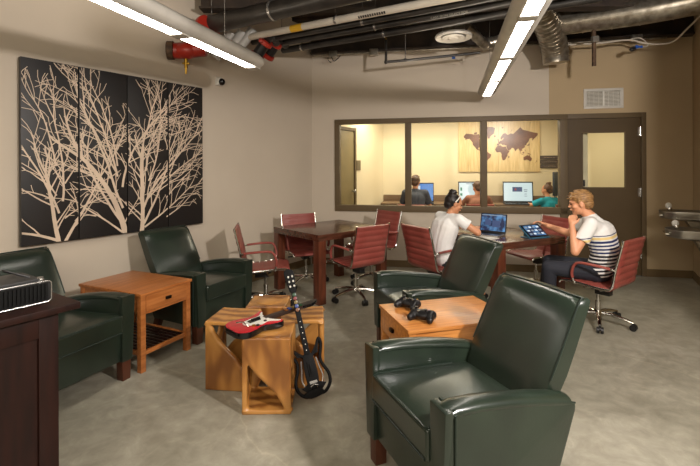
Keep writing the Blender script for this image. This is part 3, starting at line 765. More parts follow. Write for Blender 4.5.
OCS = [((.06, 4.88), face(-.62, .785), 0, 'red ribbed office chair, back to camera, at front right side of corner table'),
       ((-.91, 4.67), face(.985, .17), 0, 'red ribbed office chair seen from the side, left of the corner table'),
       ((-.56, 5.48), face(.42, -.91), .01, 'red ribbed office chair behind the corner table, nearest the room corner'),
       ((.27, 5.56), face(-.80, -.60), .045, 'red ribbed office chair below the window, at right rear of corner table'),
       ((.93, 4.60), face(.87, .49), .02, 'red ribbed office chair holding the woman in the white tee'),
       ((2.22, 5.20), face(-.95, -.30), .01, 'empty red ribbed office chair across the table from the boy'),
       ((2.325, 4.08), face(-.60, .80), -.02, 'red ribbed office chair holding the boy in the striped tee'),
       ((1.06, 7.42), BA+PI*0, 0, 'red chair behind the glass, under the grey-shirted person'),
       ((2.20, 7.46), BA, 0, 'red chair behind the glass, under the brown-shirted person'),
       ((3.46, 7.40), BA+.5, 0, 'red chair behind the glass, under the person in teal')]
for i, (p, a, dz, lb) in enumerate(OCS):
    o = oc if i == 0 else dup(oc)
    o.location = (p[0], p[1], 0); o.rotation_euler.z = a; tag(o, lb, 'chair', 'red office chairs')
    spin = {0: .31, 6: -.47, 1: .9, 2: .4}.get(i, 0)
    for ch in o.children:
        if ch.name.split('.')[0] in ('leg', 'caster', 'base_hub'): ch.rotation_euler.z = spin
    if dz:
        for ch in o.children:
            if 0: pass
            n_ = ch.name.split('.')[0]
            if n_ not in ('leg', 'caster', 'base_hub'): ch.location.z += dz if n_ != 'gas_column' else dz*.5

# ------------------------------------------------------------------ carved twist stools
def make_stool():
    t = thing('carved_stool', '', 'stool')
    s = .146; h = .455; th = .030
    b = MB()
    b.box((0, 0, h-.025), (2*s, 2*s, .05)); b.box((0, 0, .012), (2*s, 2*s, .024))
    sc_curve = [(1.0, .02), (.93, .06), (.86, .16), (.72, .30), (.52, .43), (.32, .55), (.17, .68), (.09, .80), (.06, .93)]
    for k in range(4):
        R = Matrix.Rotation(PI/2*k, 3, 'Z')
        ax = R @ Vector((2*s, 0, 0)); o = R @ Vector((-s, -s, 0)); dn = R @ Vector((0, th, 0)); up = Vector((0, 0, h))
        n = len(sc_curve)
        # solid sheet right/above the sweep
        pts = [(1, 1), (0, 1)]+[(u, v) for u, v in sc_curve[::-1]]
        b.prism(pts, dn, o, (ax, up))
        # rounded thick lip along the sweep, curling inward
        b.tube([o+ax*u+up*v+dn*.6 for u, v in sc_curve], [.022]*n, 8)
        b.prism([(0, 0), (.10, 0), (.065, .25), (.045, .7), (.08, .97), (0, .97)], dn*.9, o, (ax, up))
        b.prism([(0, 0), (1, 0), (1, .07), (.8, .05), (.5, .045), (.1, .07), (0, .1)], dn*.9, o, (ax, up))
    o = b.build('carved_block', M['teak'], t)
    bump_remesh(o, .006, 5)
    b = MB(); b.lathe([(0, 0), (.10, 0), (.104, .002), (.10, .004), (0, .004)], (0, 0, h-.0025)); b.build('seat_inlay', M['teak'], t)
    return t
st = make_stool()
for i, (x, y, a, lb) in enumerate([(-.508, 2.738, .02, 'carved golden wood stool, front one, under the red guitar controller body'),
        (-.805, 3.01, -.12, 'carved golden wood stool, left one, beside the green armchair'),
        (-.625, 3.33, .0, 'carved golden wood stool at the back of the cluster, top empty'),
        (-.335, 3.04, .08, 'carved golden wood stool, right one, behind the black guitar controller')]):
    o = st if i == 0 else dup(st); o.location = (x, y, 0 if i in (0, 2) else .455); o.rotation_euler = (0 if i in (0, 2) else PI, 0, a); tag(o, lb, 'stool', 'carved twist stools')

# ------------------------------------------------------------------ guitar controllers
def place_frame(o, origin, xdir, zdir):
    x = Vector(xdir).normalized(); z = Vector(zdir); z = (z-x*z.dot(x)).normalized(); y = z.cross(x)
    m = Matrix((x, y, z)).transposed().to_4x4(); m.translation = origin; o.matrix_world = m
    o.location = m.translation; o.rotation_euler = m.to_euler()
def outline(pts, n=5):
    P = [Vector((p[0], p[1], 0)) for p in pts]; P = P[-2:]+P+P[:3]
    out = []
    for i in range(2, len(P)-3):
        p0, p1, p2, p3 = P[i-1], P[i], P[i+1], P[i+2]
        for k in range(n):
            t = k/n; q = .5*((2*p1)+(p2-p0)*t+(2*p0-5*p1+4*p2-p3)*t*t+(3*p1-p0-3*p2+p3)*t**3); out.append((q.x, q.y))
    return out
# red: local x along the neck, z up from the face
g = thing('guitar_controller', 'red and white toy guitar controller lying across the carved stools', 'toy guitar')
body = outline([(-.17, 0), (-.165, .075), (-.12, .115), (-.05, .105), (0, .085), (.05, .10), (.10, .125), (.115, .11), (.09, .07), (.075, .035), (.075, -.035), (.085, -.065), (.125, -.10), (.11, -.125), (.06, -.115), (0, -.09), (-.06, -.11), (-.12, -.115), (-.165, -.075)])
XY = ((1, 0, 0), (0, 1, 0))
b = MB(); b.prism(body, (0, 0, .034), (0, 0, 0), XY, bevel=.004); gb = b.build('body', M['blackgloss'], g)
b = MB(); b.prism([(x*.97, y*.96) for x, y in body], (0, 0, .005), (0, 0, .033), XY, bevel=.001); b.build('red_face', mat('glossy_red_plastic', srgb(190, 22, 38), .25, coat=.4), gb)
b = MB(); b.prism(outline([(-.08, -.02), (-.07, .03), (-.01, .045), (.05, .05), (.09, .09), (.10, .085), (.075, .04), (.075, -.04), (.11, -.10), (.09, -.10), (.05, -.065), (.0, -.075), (-.03, -.06)]), (0, 0, .003), (0, 0, .038), XY); b.build('pickguard', M['white'], gb)
b = MB(); b.box((-.01, .0, .045), (.075, .03, .008), bevel=.002); b.box((-.0, .0, .052), (.06, .010, .012), bevel=.003); b.build('strum_bar', M['blackgloss'], gb)
b = MB(); b.tube([(-.08, -.05, .04), (-.10, -.03, .07), (-.14, -.02, .075)], .004, 8); b.build('whammy_bar', M['chrome'], gb)
for x, y in ((-.05, -.06), (-.03, -.075), (.035, -.05)):
    b = MB(); b.lathe([(.010, 0), (.009, .008), (0, .009)], (x, y, .038), 12); b.build('button', M['brass'] if x < -.04 else M['black'], gb)
b = MB(); b.prism([(.06, -.022), (.06, .022), (.35, .018), (.35, -.018)], (0, 0, .022), (0, 0, .020), XY, bevel=.004); nk = b.build('neck', mat('rosewood_brown_plastic', srgb(52, 38, 32), .4), g)
b = MB(); b.prism(outline([(.34, -.018), (.34, .02), (.38, .035), (.47, .03), (.485, .015), (.45, -.01), (.41, -.025)]), (0, 0, .02), (0, 0, .018), XY, bevel=.003); hd = b.build('headstock', M['blackgloss'], g)
for k in range(5):
    b = MB(); b.box((.33-k*.028, 0, .045), (.022, .034, .007), bevel=.003)
    b.build('fret_button', mat('fret_%s' % ['green', 'crimson', 'yellow', 'blue', 'orange'][k], [srgb(20, 70, 40), srgb(120, 25, 30), srgb(120, 100, 40), srgb(30, 60, 130), srgb(120, 70, 30)][k], .35), nk)
for k in range(6):
    b = MB(); b.cap((.37+k*.017, .03, .028), (.37+k*.017, .048, .028), .004, .006, 8); b.build('tuning_peg', M['chrome'], hd)
A_ = Vector((-.600, 2.755, .466))
place_frame(g, A_, (.70, .66, .05), (-.04, -.04, 1)); g.scale = (1.05, 1.05, 1)
# black
MBK = mat('satin_black_guitar_plastic', srgb(13, 12, 13), .6, spec=.15)
g = thing('guitar_controller', 'black toy guitar controller leaning upright against the stools, base on floor', 'toy guitar')
bl = MBK
b = MB(); b.prism(outline([(-.13, -.035), (-.135, .035), (-.05, .05), (.06, .045), (.11, .03), (.11, -.03), (.06, -.045), (-.05, -.05)]), (0, 0, .032), (0, 0, 0), XY, bevel=.004); gb = b.build('body', bl, g)
b = MB()
for s in (-1, 1):
    L_ = 1.0 if s < 0 else .82
    b.tube(spline([(.09, s*.03, .016), (.12, s*.07, .016), (.20*L_, s*.115, .016), (.155*L_, s*.125, .016), (.06, s*.095, .016), (0, s*.105, .016), (-.07, s*.135, .016), (-.14, s*.13, .016), (-.19, s*.08, .016), (-.185, s*.03, .016), (-.12, 0, .016)], 6), .013, 10, up=(0, 0, 1))
    b.prism([(.10, s*.03), (.21*L_, s*.118), (.10, s*.085)], (0, 0, .02), (0, 0, .006), XY)
    b.prism([(-.20, s*.02), (-.13, s*.10), (-.10, s*.03)], (0, 0, .022), (0, 0, .006), XY)
b.build('wing_frame', bl, gb)
b = MB()
for s in (-1, 1):
    b.tube(spline([(.07, s*.062, .02), (0, s*.072, .02), (-.07, s*.085, .02), (-.12, s*.07, .02)], 5), .006, 8)
b.tube([(-.13, -.03, .034), (-.115, 0, .035), (-.13, .03, .034)], .005, 8); b.box((-.10, .0, .034), (.02, .06, .003))
b.build('silver_trim', M['cap'], gb)
b = MB(); b.box((.0, 0, .037), (.11, .04, .008), bevel=.002); b.box((0, 0, .045), (.07, .012, .012), bevel=.003); b.build('strum_bar', MBK, gb)
b = MB(); b.prism([(.10, -.024), (.10, .024), (.60, .019), (.60, -.019)], (0, 0, .022), (0, 0, .010), XY, bevel=.004); nk = b.build('neck', MBK, g)
for k in range(6):
    b = MB(); b.lathe([(.004, 0), (.004, .001), (0, .0012)], (.14+k*.045, 0, .032), 10); b.build('inlay_dot', M['white'], nk)
for k in range(5):
    b = MB(); b.lathe([(.0155, 0), (.0155, .007), (.011, .008), (0, .008)], (.46+k*.031, 0, .031), 14)
    b.build('fret_button', [D.materials[n] for n in ('fret_orange', 'fret_blue', 'fret_yellow', 'fret_crimson', 'fret_green')][k], nk)
b = MB(); b.prism(outline([(.60, -.02), (.60, .02), (.66, .036), (.78, .045), (.80, .0), (.77, -.036), (.66, -.03)]), (0, 0, .02), (0, 0, .010), XY, bevel=.003); hd = b.build('headstock', MBK, g)
for k in range(3):
    for s in (-1, 1):
        b = MB(); b.ell((.655+k*.04, s*.017, .034), (.010, .008, .006), seg=10); b.build('tuning_peg', M['white'], hd)
b = MB(); b.prism(outline([(-.20, -.06), (-.21, .05), (-.17, .09), (-.155, .03), (-.16, -.05)]), (0, 0, .05), (0, 0, -.01), XY, bevel=.008); b.build('foot_end', bl, g)
place_frame(g, Vector((-.262, 2.790, .185)), (-.25, .29, .885), (.22, -.9, .4)); g.scale = (.80, .80, .80)

# ------------------------------------------------------------------ game controllers
MPAD = mat('satin_black_controller_plastic', srgb(22, 21, 22), .38, spec=.35)
def pad(label, loc, rz):
    t = thing('game_controller', label, 'game controller', loc, rz, 'game controllers')
    b = MB(); b.ell((0, .008, .028), (.066, .046, .026)); b.box((0, .008, .028), (.08, .05, .03), bevel=.01)
    for s in (-1, 1):
        b.cap((s*.046, .010, .027), (s*.060, -.048, .020), .029, .019); b.ell((s*.047, .012, .029), (.034, .036, .026))
    o = b.build('shell', MPAD, t); bump_remesh(o, .004, 3)
    for x, y in ((-.045, .02), (.022, -.008)):
        b = MB(); b.lathe([(.006, 0), (.006, .010), (.011, .012), (.011, .016), (.006, .015)], (x, y, .046), 14); b.build('thumbstick', M['black'], t)
    b = MB(); b.box((-.022, -.008, .050), (.022, .007, .005), bevel=.001); b.box((-.022, -.008, .050), (.007, .022, .005), bevel=.001); b.build('direction_pad', M['cap'], t)
    for k, c in enumerate(((0, 1), (1, 0), (0, -1), (-1, 0))):
        b = MB(); b.ell((.045+c[0]*.011, .020+c[1]*.011, .051), (.005, .005, .003), seg=10); b.build('face_button', [M['yellow'], M['redpaint'], M['greypipe'], M['bluebits']][k], t)
    for s in (-1, 1):
        b = MB(); b.cap((s*.030, .045, .036), (s*.058, .036, .034), .008, .007, 8); b.build('bumper', M['black'], t)
    b = MB(); b.ell((0, .028, .048), (.009, .009, .004), seg=12); b.build('guide_button', M['cap'], t)
    t.scale = (1.0, 1.0, 1.1)
    return t
def at(px, py, z):
    a = px-350; bb = py-166.44; bb = bb-.004*a*-1; Y = (1.48-z)*434.4/bb; return (a*Y/434.4, Y, z)
pad('black game controller nearer the drawer, farther back on the oak table', (.372, 2.785, .572), -.7)
pad('black game controller nearer the front edge of the oak table', (.425, 2.565, .572), -.5)

# ------------------------------------------------------------------ cabinet at the left foreground
CA = LA
cb = thing('storage_cabinet', 'espresso wooden cabinet with overhanging top at left foreground', 'cabinet', (-1.13, 1.82, 0), CA)
# local: x along LD (away = +), so cabinet extends toward -x (camera) ; y left (+) is toward wall
b = MB(); b.box((-.75, .26, .905), (1.5, .52, .028), bevel=.006); b.build('cabinet_top', M['espresso'], cb)
b = MB(); b.box((-.75, .27, .47), (1.38, .42, .83)); b.box((-.75, .27, .03), (1.34, .38, .06)); b.build('carcass', M['espresso'], cb, smooth=0)
for x0, x1 in ((-.74, -.068), (-1.44, -.76)):
    dd = MB()
    w_ = x1-x0
    for a0_, a1_, z0, z1 in ((x0, x0+.07, .07, .88), (x1-.07, x1, .07, .88), (x0+.07, x1-.07, .07, .15), (x0+.07, x1-.07, .80, .88)):
        dd.box(((a0_+a1_)/2, .05, (z0+z1)/2), (a1_-a0_, .02, z1-z0), bevel=.002)
    dd.box(((x0+x1)/2, .056, .475), (w_-.13, .008, .66))
    o = dd.build('door', M['espresso'], cb)
    b = MB(); b.ell(((x0+.035) if x0 > -.9 else x1-.035, .028, .55), (.014, .014, .014)); b.build('knob', M['knob'], o)
# device on the cabinet
dv = thing('audio_projector', 'black vented device with silver rim standing on the espresso cabinet', 'projector', (-1.235, 1.81, .919), CA)
b = MB(); b.box((-.20, .17, .046), (.40, .30, .078), bevel=.012); b.build('housing', mat('dark_grey_plastic', srgb(48, 48, 48), .45), dv)
b = MB(); w_ = .20; pts = []
for cx_, cz_, a0_ in ((-.022, .078, 0), (-.378, .078, PI/2), (-.378, .020, PI), (-.022, .020, 1.5*PI)):
    for k in range(5): a = a0_+PI/2*k/4; pts.append((cx_+.018*math.cos(a), .015, cz_+.014*math.sin(a)))
pts.append(pts[0]); b.tube(pts, .003, 8, up=(0, 1, 0)); b.build('silver_rim', M['cap'], dv)
b = MB()
b.box((-.2, .020, .049), (.37, .01, .07))
b.build('grille_back', M['fin'], dv, smooth=0)
b = MB()
for k in range(26): b.box((-.025-k*.014, .013, .049), (.006, .008, .066))
b.build('grille_fins', M['fin'], dv, smooth=0)
for x in (-.04, -.36):
    for y in (.05, .28):
        b = MB(); b.tube([(x, y, 0), (x, y, .01)], .012, 10); b.build('rubber_foot', M['black'], dv)
b = MB(); b.box((-.12, .12, .094), (.16, .16, .014), bevel=.004); b.build('top_cover', D.materials['dark_grey_plastic'], dv)
b = MB(); b.lathe([(.016, 0), (.016, .01), (.010, .014), (0, .014)], (-.03, .06, .085), 14); b.lathe([(.012, 0), (.012, .01), (0, .012)], (-.005, .12, .080), 12); b.build('focus_knob', M['cap'], dv)
b = MB(); b.tube(spline([(-.05, .10, .10), (-.10, .12, .125), (-.13, .14, .14), (-.10, .18, .12), (-.05, .2, .10)], 6), .004, 8); b.build('cable', M['black'], dv)

# ------------------------------------------------------------------ laptop and tablet on the right table
def dirang(v): return math.atan2(v[1], v[0])
lp = laptop('laptop', 'open black laptop in front of the woman, blue picture on screen', (1.515, 4.63, .751), dirang((.76, -.65)), .285, .20, .205, .22, SP, [(-.2, .0, .22, .3, UI), (.12, -.05, .3, .35, UI), (0, .38, .9, .04, UIL)], basemat=M['cap'])
tb = thing('tablet', 'tablet in blue folding case propped on the table before the boy', 'tablet', (1.90, 4.40, .751), dirang((.906, .42)))
R = Matrix.Rotation(math.radians(-52), 4, 'X'); R3 = R.to_3x3()
o0 = Vector((0, -.02, .012))
b = MB(); b.box(o0+R3 @ Vector((0, .008, .085)), (.265, .012, .185), rot=R, bevel=.004); b.box((0, .03, .005), (.25, .16, .008), bevel=.002); b.prism([(.0, .0), (.10, .0), (.085, .095)], (.12, 0, 0), (-.06, .03, .006), ((0, 1, 0), (0, 0, 1))); b.build('folding_case', mat('teal_blue_case', srgb(50, 100, 125), .5), tb)
b = MB(); b.box(o0+R3 @ Vector((0, 0, .085)), (.25, .008, .17), rot=R, bevel=.003); scn = b.build('bezel', M['blackgloss'], tb)
b = MB(); b.box(o0+R3 @ Vector((0, -.005, .085)), (.215, .002, .140), rot=R); b.build('screen', SP, scn, smooth=0)
for i in range(4):
    for j in range(3):
        b = MB(); b.box(o0+R3 @ Vector((-.08+i*.052, -.0065, .04+j*.045)), (.034, .001, .020), rot=R); b.build('app_icon', UIW if (i+j) % 2 else UIL, scn, smooth=0)
b = MB(); b.box((1.38, 4.40, .753), (.14, .20, .004), rz=.6); tag(b.build('paper_sheet', M['white'], smooth=0), 'white sheet of paper on table under the laptop edge by the woman', 'paper')

# ------------------------------------------------------------------ people
def V(*a): return Vector(a)
def hand(b, w, d, n, side, curl=.5, sc=1.0):
    # w wrist, d direction of hand, n palm normal (palm side), side: thumb direction
    d = d.normalized(); n = (n-d*n.dot(d)).normalized(); s = d.cross(n)*side
    b.cap(w, w+d*.03, .024*sc, .022*sc, 10)
    for k in range(4):
        off = s*(.027-.018*k)
        b.cap(w+d*.02+off*.7, w+d*.078*sc+off, .012*sc, .0105*sc, 8)
        base = w+d*.082*sc+off
        Ls = [.040, .045, .042, .032][k]
        a = curl*.5; p = base; dd = d
        for j in range(3):
            dd = (d*math.cos(a)+n*math.sin(a)); q = p+dd*Ls*(.95, .65, .5)[j]*sc
            b.cap(p, q, (.0088, .0080, .0072)[j]*sc, (.0080, .0072, .0064)[j]*sc, 8); p = q; a += curl*.9
    tb_ = w+d*.025+s*.022; t1 = tb_+(d*.6+s*.7+n*.25).normalized()*.035*sc; t2 = t1+(d*.9+s*.25+n*.35).normalized()*.030*sc
    b.cap(tb_, t1, .0125*sc, .0100*sc, 8); b.cap(t1, t2, .0098*sc, .0082*sc, 8)
def head(par, c, yaw, pitch, sk, sz=1.0):
    pass
def person(label, J, facedir, headdir, skin, shirtm, pantm, hairfn, sleeve=.55, vox=.007, hands=None, female=False, shoes=True, scale=1.0):
    t = thing('person', label, 'person', (J['pel'].x, J['pel'].y, 0))
    org = V(J['pel'].x, J['pel'].y, 0)
    j = {k: v-org for k, v in J.items()}
    f = Vector(facedir).normalized(); r = f.cross(V(0, 0, 1)).normalized()
    k_ = scale
    b = MB()
    # torso core
    b.cap(j['pel']-r*.06, j['pel']+r*.06, .10*k_, .10*k_); b.cap(j['pel'], j['mid'], .10*k_, .10*k_)
    b.cap(j['mid'], j['chest'], .095*k_, .095*k_)
    b.cap(j['Ls'], j['Rs'], .045*k_, .045*k_); b.cap(j['chest'], j['neck']-V(0, 0, .02), .085*k_, .045*k_)
    b.cap(j['neck']-V(0, 0, .01), j['head']-V(0, 0, .04), .05*k_, .046*k_)
    for s in 'LR':
        b.cap(j[s+'s'], j[s+'e'], .046*k_, .037*k_); b.cap(j[s+'e'], j[s+'w'], .038*k_, .025*k_)
        b.cap(j[s+'h'], j[s+'k'], .075*k_, .055*k_); b.cap(j[s+'k'], j[s+'a'], .052*k_, .035*k_)
        b.cap(j[s+'a'], j[s+'a']+f*.10-V(0, 0, .03), .035, .03)
    # head
    hd = Vector(headdir).normalized(); hr = hd.cross(V(0, 0, 1)).normalized(); hu = hr.cross(hd)
    Rm = Matrix((hr, hd, hu)).transposed()
    H0 = j['head']
    def hp(x, y, z): return H0+Rm @ V(x*k_, y*k_, z*k_)
    b.ell(hp(0, -.012, .022), (.074*k_, .094*k_, .088*k_), Rm)
    b.ell(hp(0, .022, -.035), (.056*k_, .062*k_, .070*k_), Rm)      # face/jaw
    b.ell(hp(0, .055, -.085), (.026*k_, .024*k_, .020*k_), Rm)      # chin
    b.ell(hp(0, .072, .022), (.045*k_, .018*k_, .014*k_), Rm)       # brow
    b.cap(hp(0, .080, .012), hp(0, .098, -.022), .007*k_, .010*k_)  # nose
    b.ell(hp(0, .084, -.052), (.024*k_, .012*k_, .010*k_), Rm)      # lips
    for s in (-1, 1):
        b.ell(hp(s*.045, .050, -.025), (.022*k_, .024*k_, .022*k_), Rm)   # cheeks
        b.ell(hp(s*.076, -.008, -.006), (.010*k_, .020*k_, .032*k_), Rm)   # ears
    hh = hands or {}
    for s in 'LR':
        d, n, sd, cu = hh.get(s, ((j[s+'w']-j[s+'e']), V(0, 0, -1), 1 if s == 'R' else -1, .35))
        hand(b, j[s+'w'], Vector(d), Vector(n), sd, cu, .95*k_)
    body = b.build('body', skin, t); bump_remesh(body, vox, 3)
    for s in (-1, 1):
        b = MB(); b.ell(hp(s*.031, .079, .002), (.011*k_, .007*k_, .006*k_), Rm, 10); b.build('eye', M['eye'], t)
    b = MB(); b.ell(hp(0, .089, -.053), (.016*k_, .006*k_, .005*k_), Rm, 10); b.build('lips', M['lip'], t)
    # shirt
    b = MB(); e = .018
    b.cap(j['pel']-r*.065+V(0, 0, .0), j['pel']+r*.065, .112*k_, .112*k_); b.cap(j['pel']-r*.04, j['mid']-r*.045, .112*k_, .112*k_); b.cap(j['pel']+r*.04, j['mid']+r*.045, .112*k_, .112*k_)
    for s_ in (-1, 1): b.cap(j['mid']+r*.045*s_, j['chest']+r*.055*s_, .112*k_, .118*k_)
    b.cap(j['Ls'], j['Rs'], .062*k_, .062*k_); b.cap(j['chest'], j['neck']-V(0, 0, .040), .122*k_, .074*k_); b.cap(j['pel'], j['mid'], .118*k_, .120*k_); b.cap(j['mid'], j['chest'], .120*k_, .122*k_)
    for s in 'LR':
        p = j[s+'s']; q = j[s+'s'].lerp(j[s+'e'], sleeve); b.tube([p, p.lerp(q, .5), q], [.062*k_, .062*k_, .066*k_], 16); b.ell(p, (.062*k_,)*3)
        b.cap(j['chest'], p, .10*k_, .06*k_)
    sh = b.build('shirt', shirtm, t); bump_remesh(sh, vox*1.1, 5)
    # trousers
    b = MB(); b.cap(j['Lh'], j['Rh'], .098*k_, .098*k_); b.cap(j['pel']-V(0, 0, .02), j['pel']+V(0, 0, .02), .10*k_, .10*k_)
    for s in 'LR':
        b.cap(j[s+'h'], j[s+'k'], .090*k_, .068*k_); b.tube([j[s+'k'], j[s+'k'].lerp(j[s+'a'], .5), j[s+'a']+V(0, 0, .01)], [.068*k_, .060*k_, .056*k_], 16)
        b.ell(j[s+'k'], (.068*k_,)*3)
    tr = b.build('trousers', pantm, t); bump_remesh(tr, vox*1.2, 4)
    for s in 'LR':
        b = MB(); a = j[s+'a']; a0 = V(a.x, a.y, .045)
        b.cap(a0-f*.04, a0+f*.10, .042, .036); b.cap(a0+f*.10-V(0, 0, .005), a0+f*.14-V(0, 0, .008), .036, .030); b.cap(a0-f*.03+V(0, 0, .04), a0-f*.02, .04, .042)
        o = b.build('shoe', M['black'], t); bump_remesh(o, .008, 2)
    hairfn(t, hp, Rm, k_)
    return t
def hair_short(m, seed=1):
    def fn(t, hp, Rm, k):
        random.seed(seed); b = MB()
        b.ell(hp(0, -.022, .040), (.084*k, .098*k, .086*k), Rm)
        b.ell(hp(0, -.060, -.010), (.070*k, .055*k, .060*k), Rm)
        for i in range(46):
            a = random.uniform(0, 2*PI); e = random.uniform(.15, 1.4)
            x, y, z = math.cos(a)*math.cos(e), math.sin(a)*math.cos(e), math.sin(e)
            p = hp(x*.078, -.018+y*.094, .042+z*.080); d = Rm @ V(x*.3+.3, y*.2+.8, z*.25)
            b.cap(p, p+d.normalized()*.035*k, .012*k, .004*k, 6)
        # fringe and sideburns
        for i in range(7): p = hp(-.055+i*.018, .062, .082-abs(i-3)*.004); b.cap(p, p+Rm @ V(.004, .022, -.030)*k, .013*k, .005*k, 6)
        for s in (-1, 1): b.cap(hp(s*.076, .008, .040), hp(s*.076, .018, .005), .010*k, .005*k, 8)
        # cut out face area by keeping it behind: the caps stay above brow
        o = b.build('hair', m, t); bump_remesh(o, .005, 2)
    return fn
def hair_bun(m, band=False):
    def fn(t, hp, Rm, k):
        random.seed(4); b = MB()
        b.ell(hp(0, -.030, .030), (.084*k, .094*k, .086*k), Rm); b.ell(hp(0, -.065, -.02), (.066*k, .05*k, .06*k), Rm)
        for i in range(14):
            a = i*.45; b.ell(hp(math.cos(a)*.026, -.055+math.sin(a)*.024, .112+.02*math.sin(i*1.7)), (.026*k, .024*k, .022*k), Rm)
        for i in range(18):
            a = random.uniform(0, 2*PI); p = hp(math.cos(a)*.04, -.055+math.sin(a)*.035, .125); d = Rm @ V(math.cos(a), math.sin(a), .6)
            b.cap(p, p+d*.022*k, .006*k, .003*k, 6)
        o = b.build('hair', m, t); bump_remesh(o, .0055, 2)
        if band:
            b = MB(); P = [hp(math.cos(a)*.091, -.022+math.sin(a)*.052, .020+math.sin(a)*.088) for a in [PI*k_/18 for k_ in range(19)]]
            b.tube(P, .0065, 8); b.build('headband', M['white'], t)
    return fn
# boy
JB = dict(pel=V(2.36, 4.10, .50), mid=V(2.39, 4.06, .66), chest=V(2.335, 4.06, .85), neck=V(2.255, 4.07, 1.01), head=V(2.165, 4.09, 1.125),
    Ls=V(2.19, 3.95, .945), Rs=V(2.35, 4.22, .955), Le=V(2.035, 3.93, .70), Lw=V(2.035, 3.985, .925), Re=V(2.20, 4.38, .80), Rw=V(2.055, 4.515, .855),
    Lh=V(2.29, 4.05, .485), Rh=V(2.41, 4.20, .485), Lk=V(1.905, 4.16, .505), Rk=V(2.04, 4.45, .50), La=V(1.93, 4.22, .09), Ra=V(2.02, 4.55, .09))
ax = (JB['neck']-JB['pel']).normalized()
sm = stripe_mat(tuple(V(0, 0, .44)), (-.10, -.0, .95))
person('boy with sandy hair in striped white tee, chin on hand, facing the tablet', JB, (-.70, .71, 0), (-.90, .42, -.16), M['skin'], sm, M['navy'], hair_short(M['hairblond']), sleeve=.62, vox=.0055,
    hands={'L': (V(.15, .25, 1), V(.5, .5, -.1), -1, 1.5), 'R': (V(-.75, .35, .35), V(-.2, -.3, -1), 1, .6)})
# woman
JW = dict(pel=V(.955, 4.60, .52), mid=V(.965, 4.61, .68), chest=V(1.01, 4.615, .84), neck=V(1.060, 4.625, .965), head=V(1.105, 4.615, 1.080),
    Ls=V(.985, 4.765, .93), Rs=V(1.125, 4.485, .925), Le=V(1.10, 4.93, .80), Lw=V(1.29, 4.86, .80), Re=V(1.30, 4.43, .80), Rw=V(1.345, 4.60, .815),
    Lh=V(.93, 4.68, .50), Rh=V(1.00, 4.53, .50), Lk=V(1.30, 4.92, .50), Rk=V(1.36, 4.72, .50), La=V(1.33, 4.93, .09), Ra=V(1.38, 4.76, .09))
person('woman with black hair bun and white headband in white tee at the laptop', JW, (.87, .49, 0), (.92, .10, -.30), M['skin2'], M['wtee'], M['navy'], hair_bun(M['hairblack'], True), sleeve=.5, vox=.0055, scale=.93,
    hands={'R': (V(.2, .9, .15), V(.1, .2, -1), 1, .5), 'L': (V(.9, -.3, 0), V(0, 0, -1), -1, .4)})
# people behind the glass
def sitter(label, x, y, fd, hz, shirt, hair, hd, lean=.08, vox=.009, skin=M['skin2'], scale=1.0):
    f = V(*fd, 0).normalized(); r = f.cross(V(0, 0, 1))
    o = V(x, y, 0); s = scale
    n = hz-.12
    J = dict(pel=o+V(0, 0, .52), mid=o+V(0, 0, .66)+f*.01, chest=o+f*lean*.6+V(0, 0, n-.15), neck=o+f*lean+V(0, 0, n), head=o+f*(lean+.03)+V(0, 0, hz),
        Ls=o+f*lean*.8-r*.17*s+V(0, 0, n-.06), Rs=o+f*lean*.8+r*.17*s+V(0, 0, n-.06), Le=o+f*.22-r*.23+V(0, 0, .80), Re=o+f*.20+r*.24+V(0, 0, .80),
        Lw=o+f*.42-r*.12+V(0, 0, .80), Rw=o+f*.40+r*.20+V(0, 0, .80), Lh=o-r*.09+V(0, 0, .50), Rh=o+r*.09+V(0, 0, .50),
        Lk=o+f*.40-r*.10+V(0, 0, .50), Rk=o+f*.40+r*.10+V(0, 0, .50), La=o+f*.42-r*.1+V(0, 0, .09), Ra=o+f*.42+r*.1+V(0, 0, .09))
    return person(label, J, (f.x, f.y, 0), hd, skin, shirt, M['navy'], hair, vox=vox, scale=s, sleeve=.8)
sitter('person in slate grey tee seen from behind at the blue screen', 1.11, 7.42, (.18, .98), 1.20, M['greytee'], hair_short(M['hairbrown'], 3), (.3, .95, -.1))
sitter('person with brown hair and brown-red top seen through the middle of the window', 2.20, 7.46, (.15, .98), 1.10, M['maroontee'], hair_short(M['hairbrown'], 5), (-.2, .95, -.1), scale=.92)
sitter('person in teal tee with brown hair bun at the right of the window', 3.44, 7.42, (-.35, .93), 1.06, M['tealtee'], hair_bun(M['hairbrown']), (-.7, .7, -.1), scale=.88)

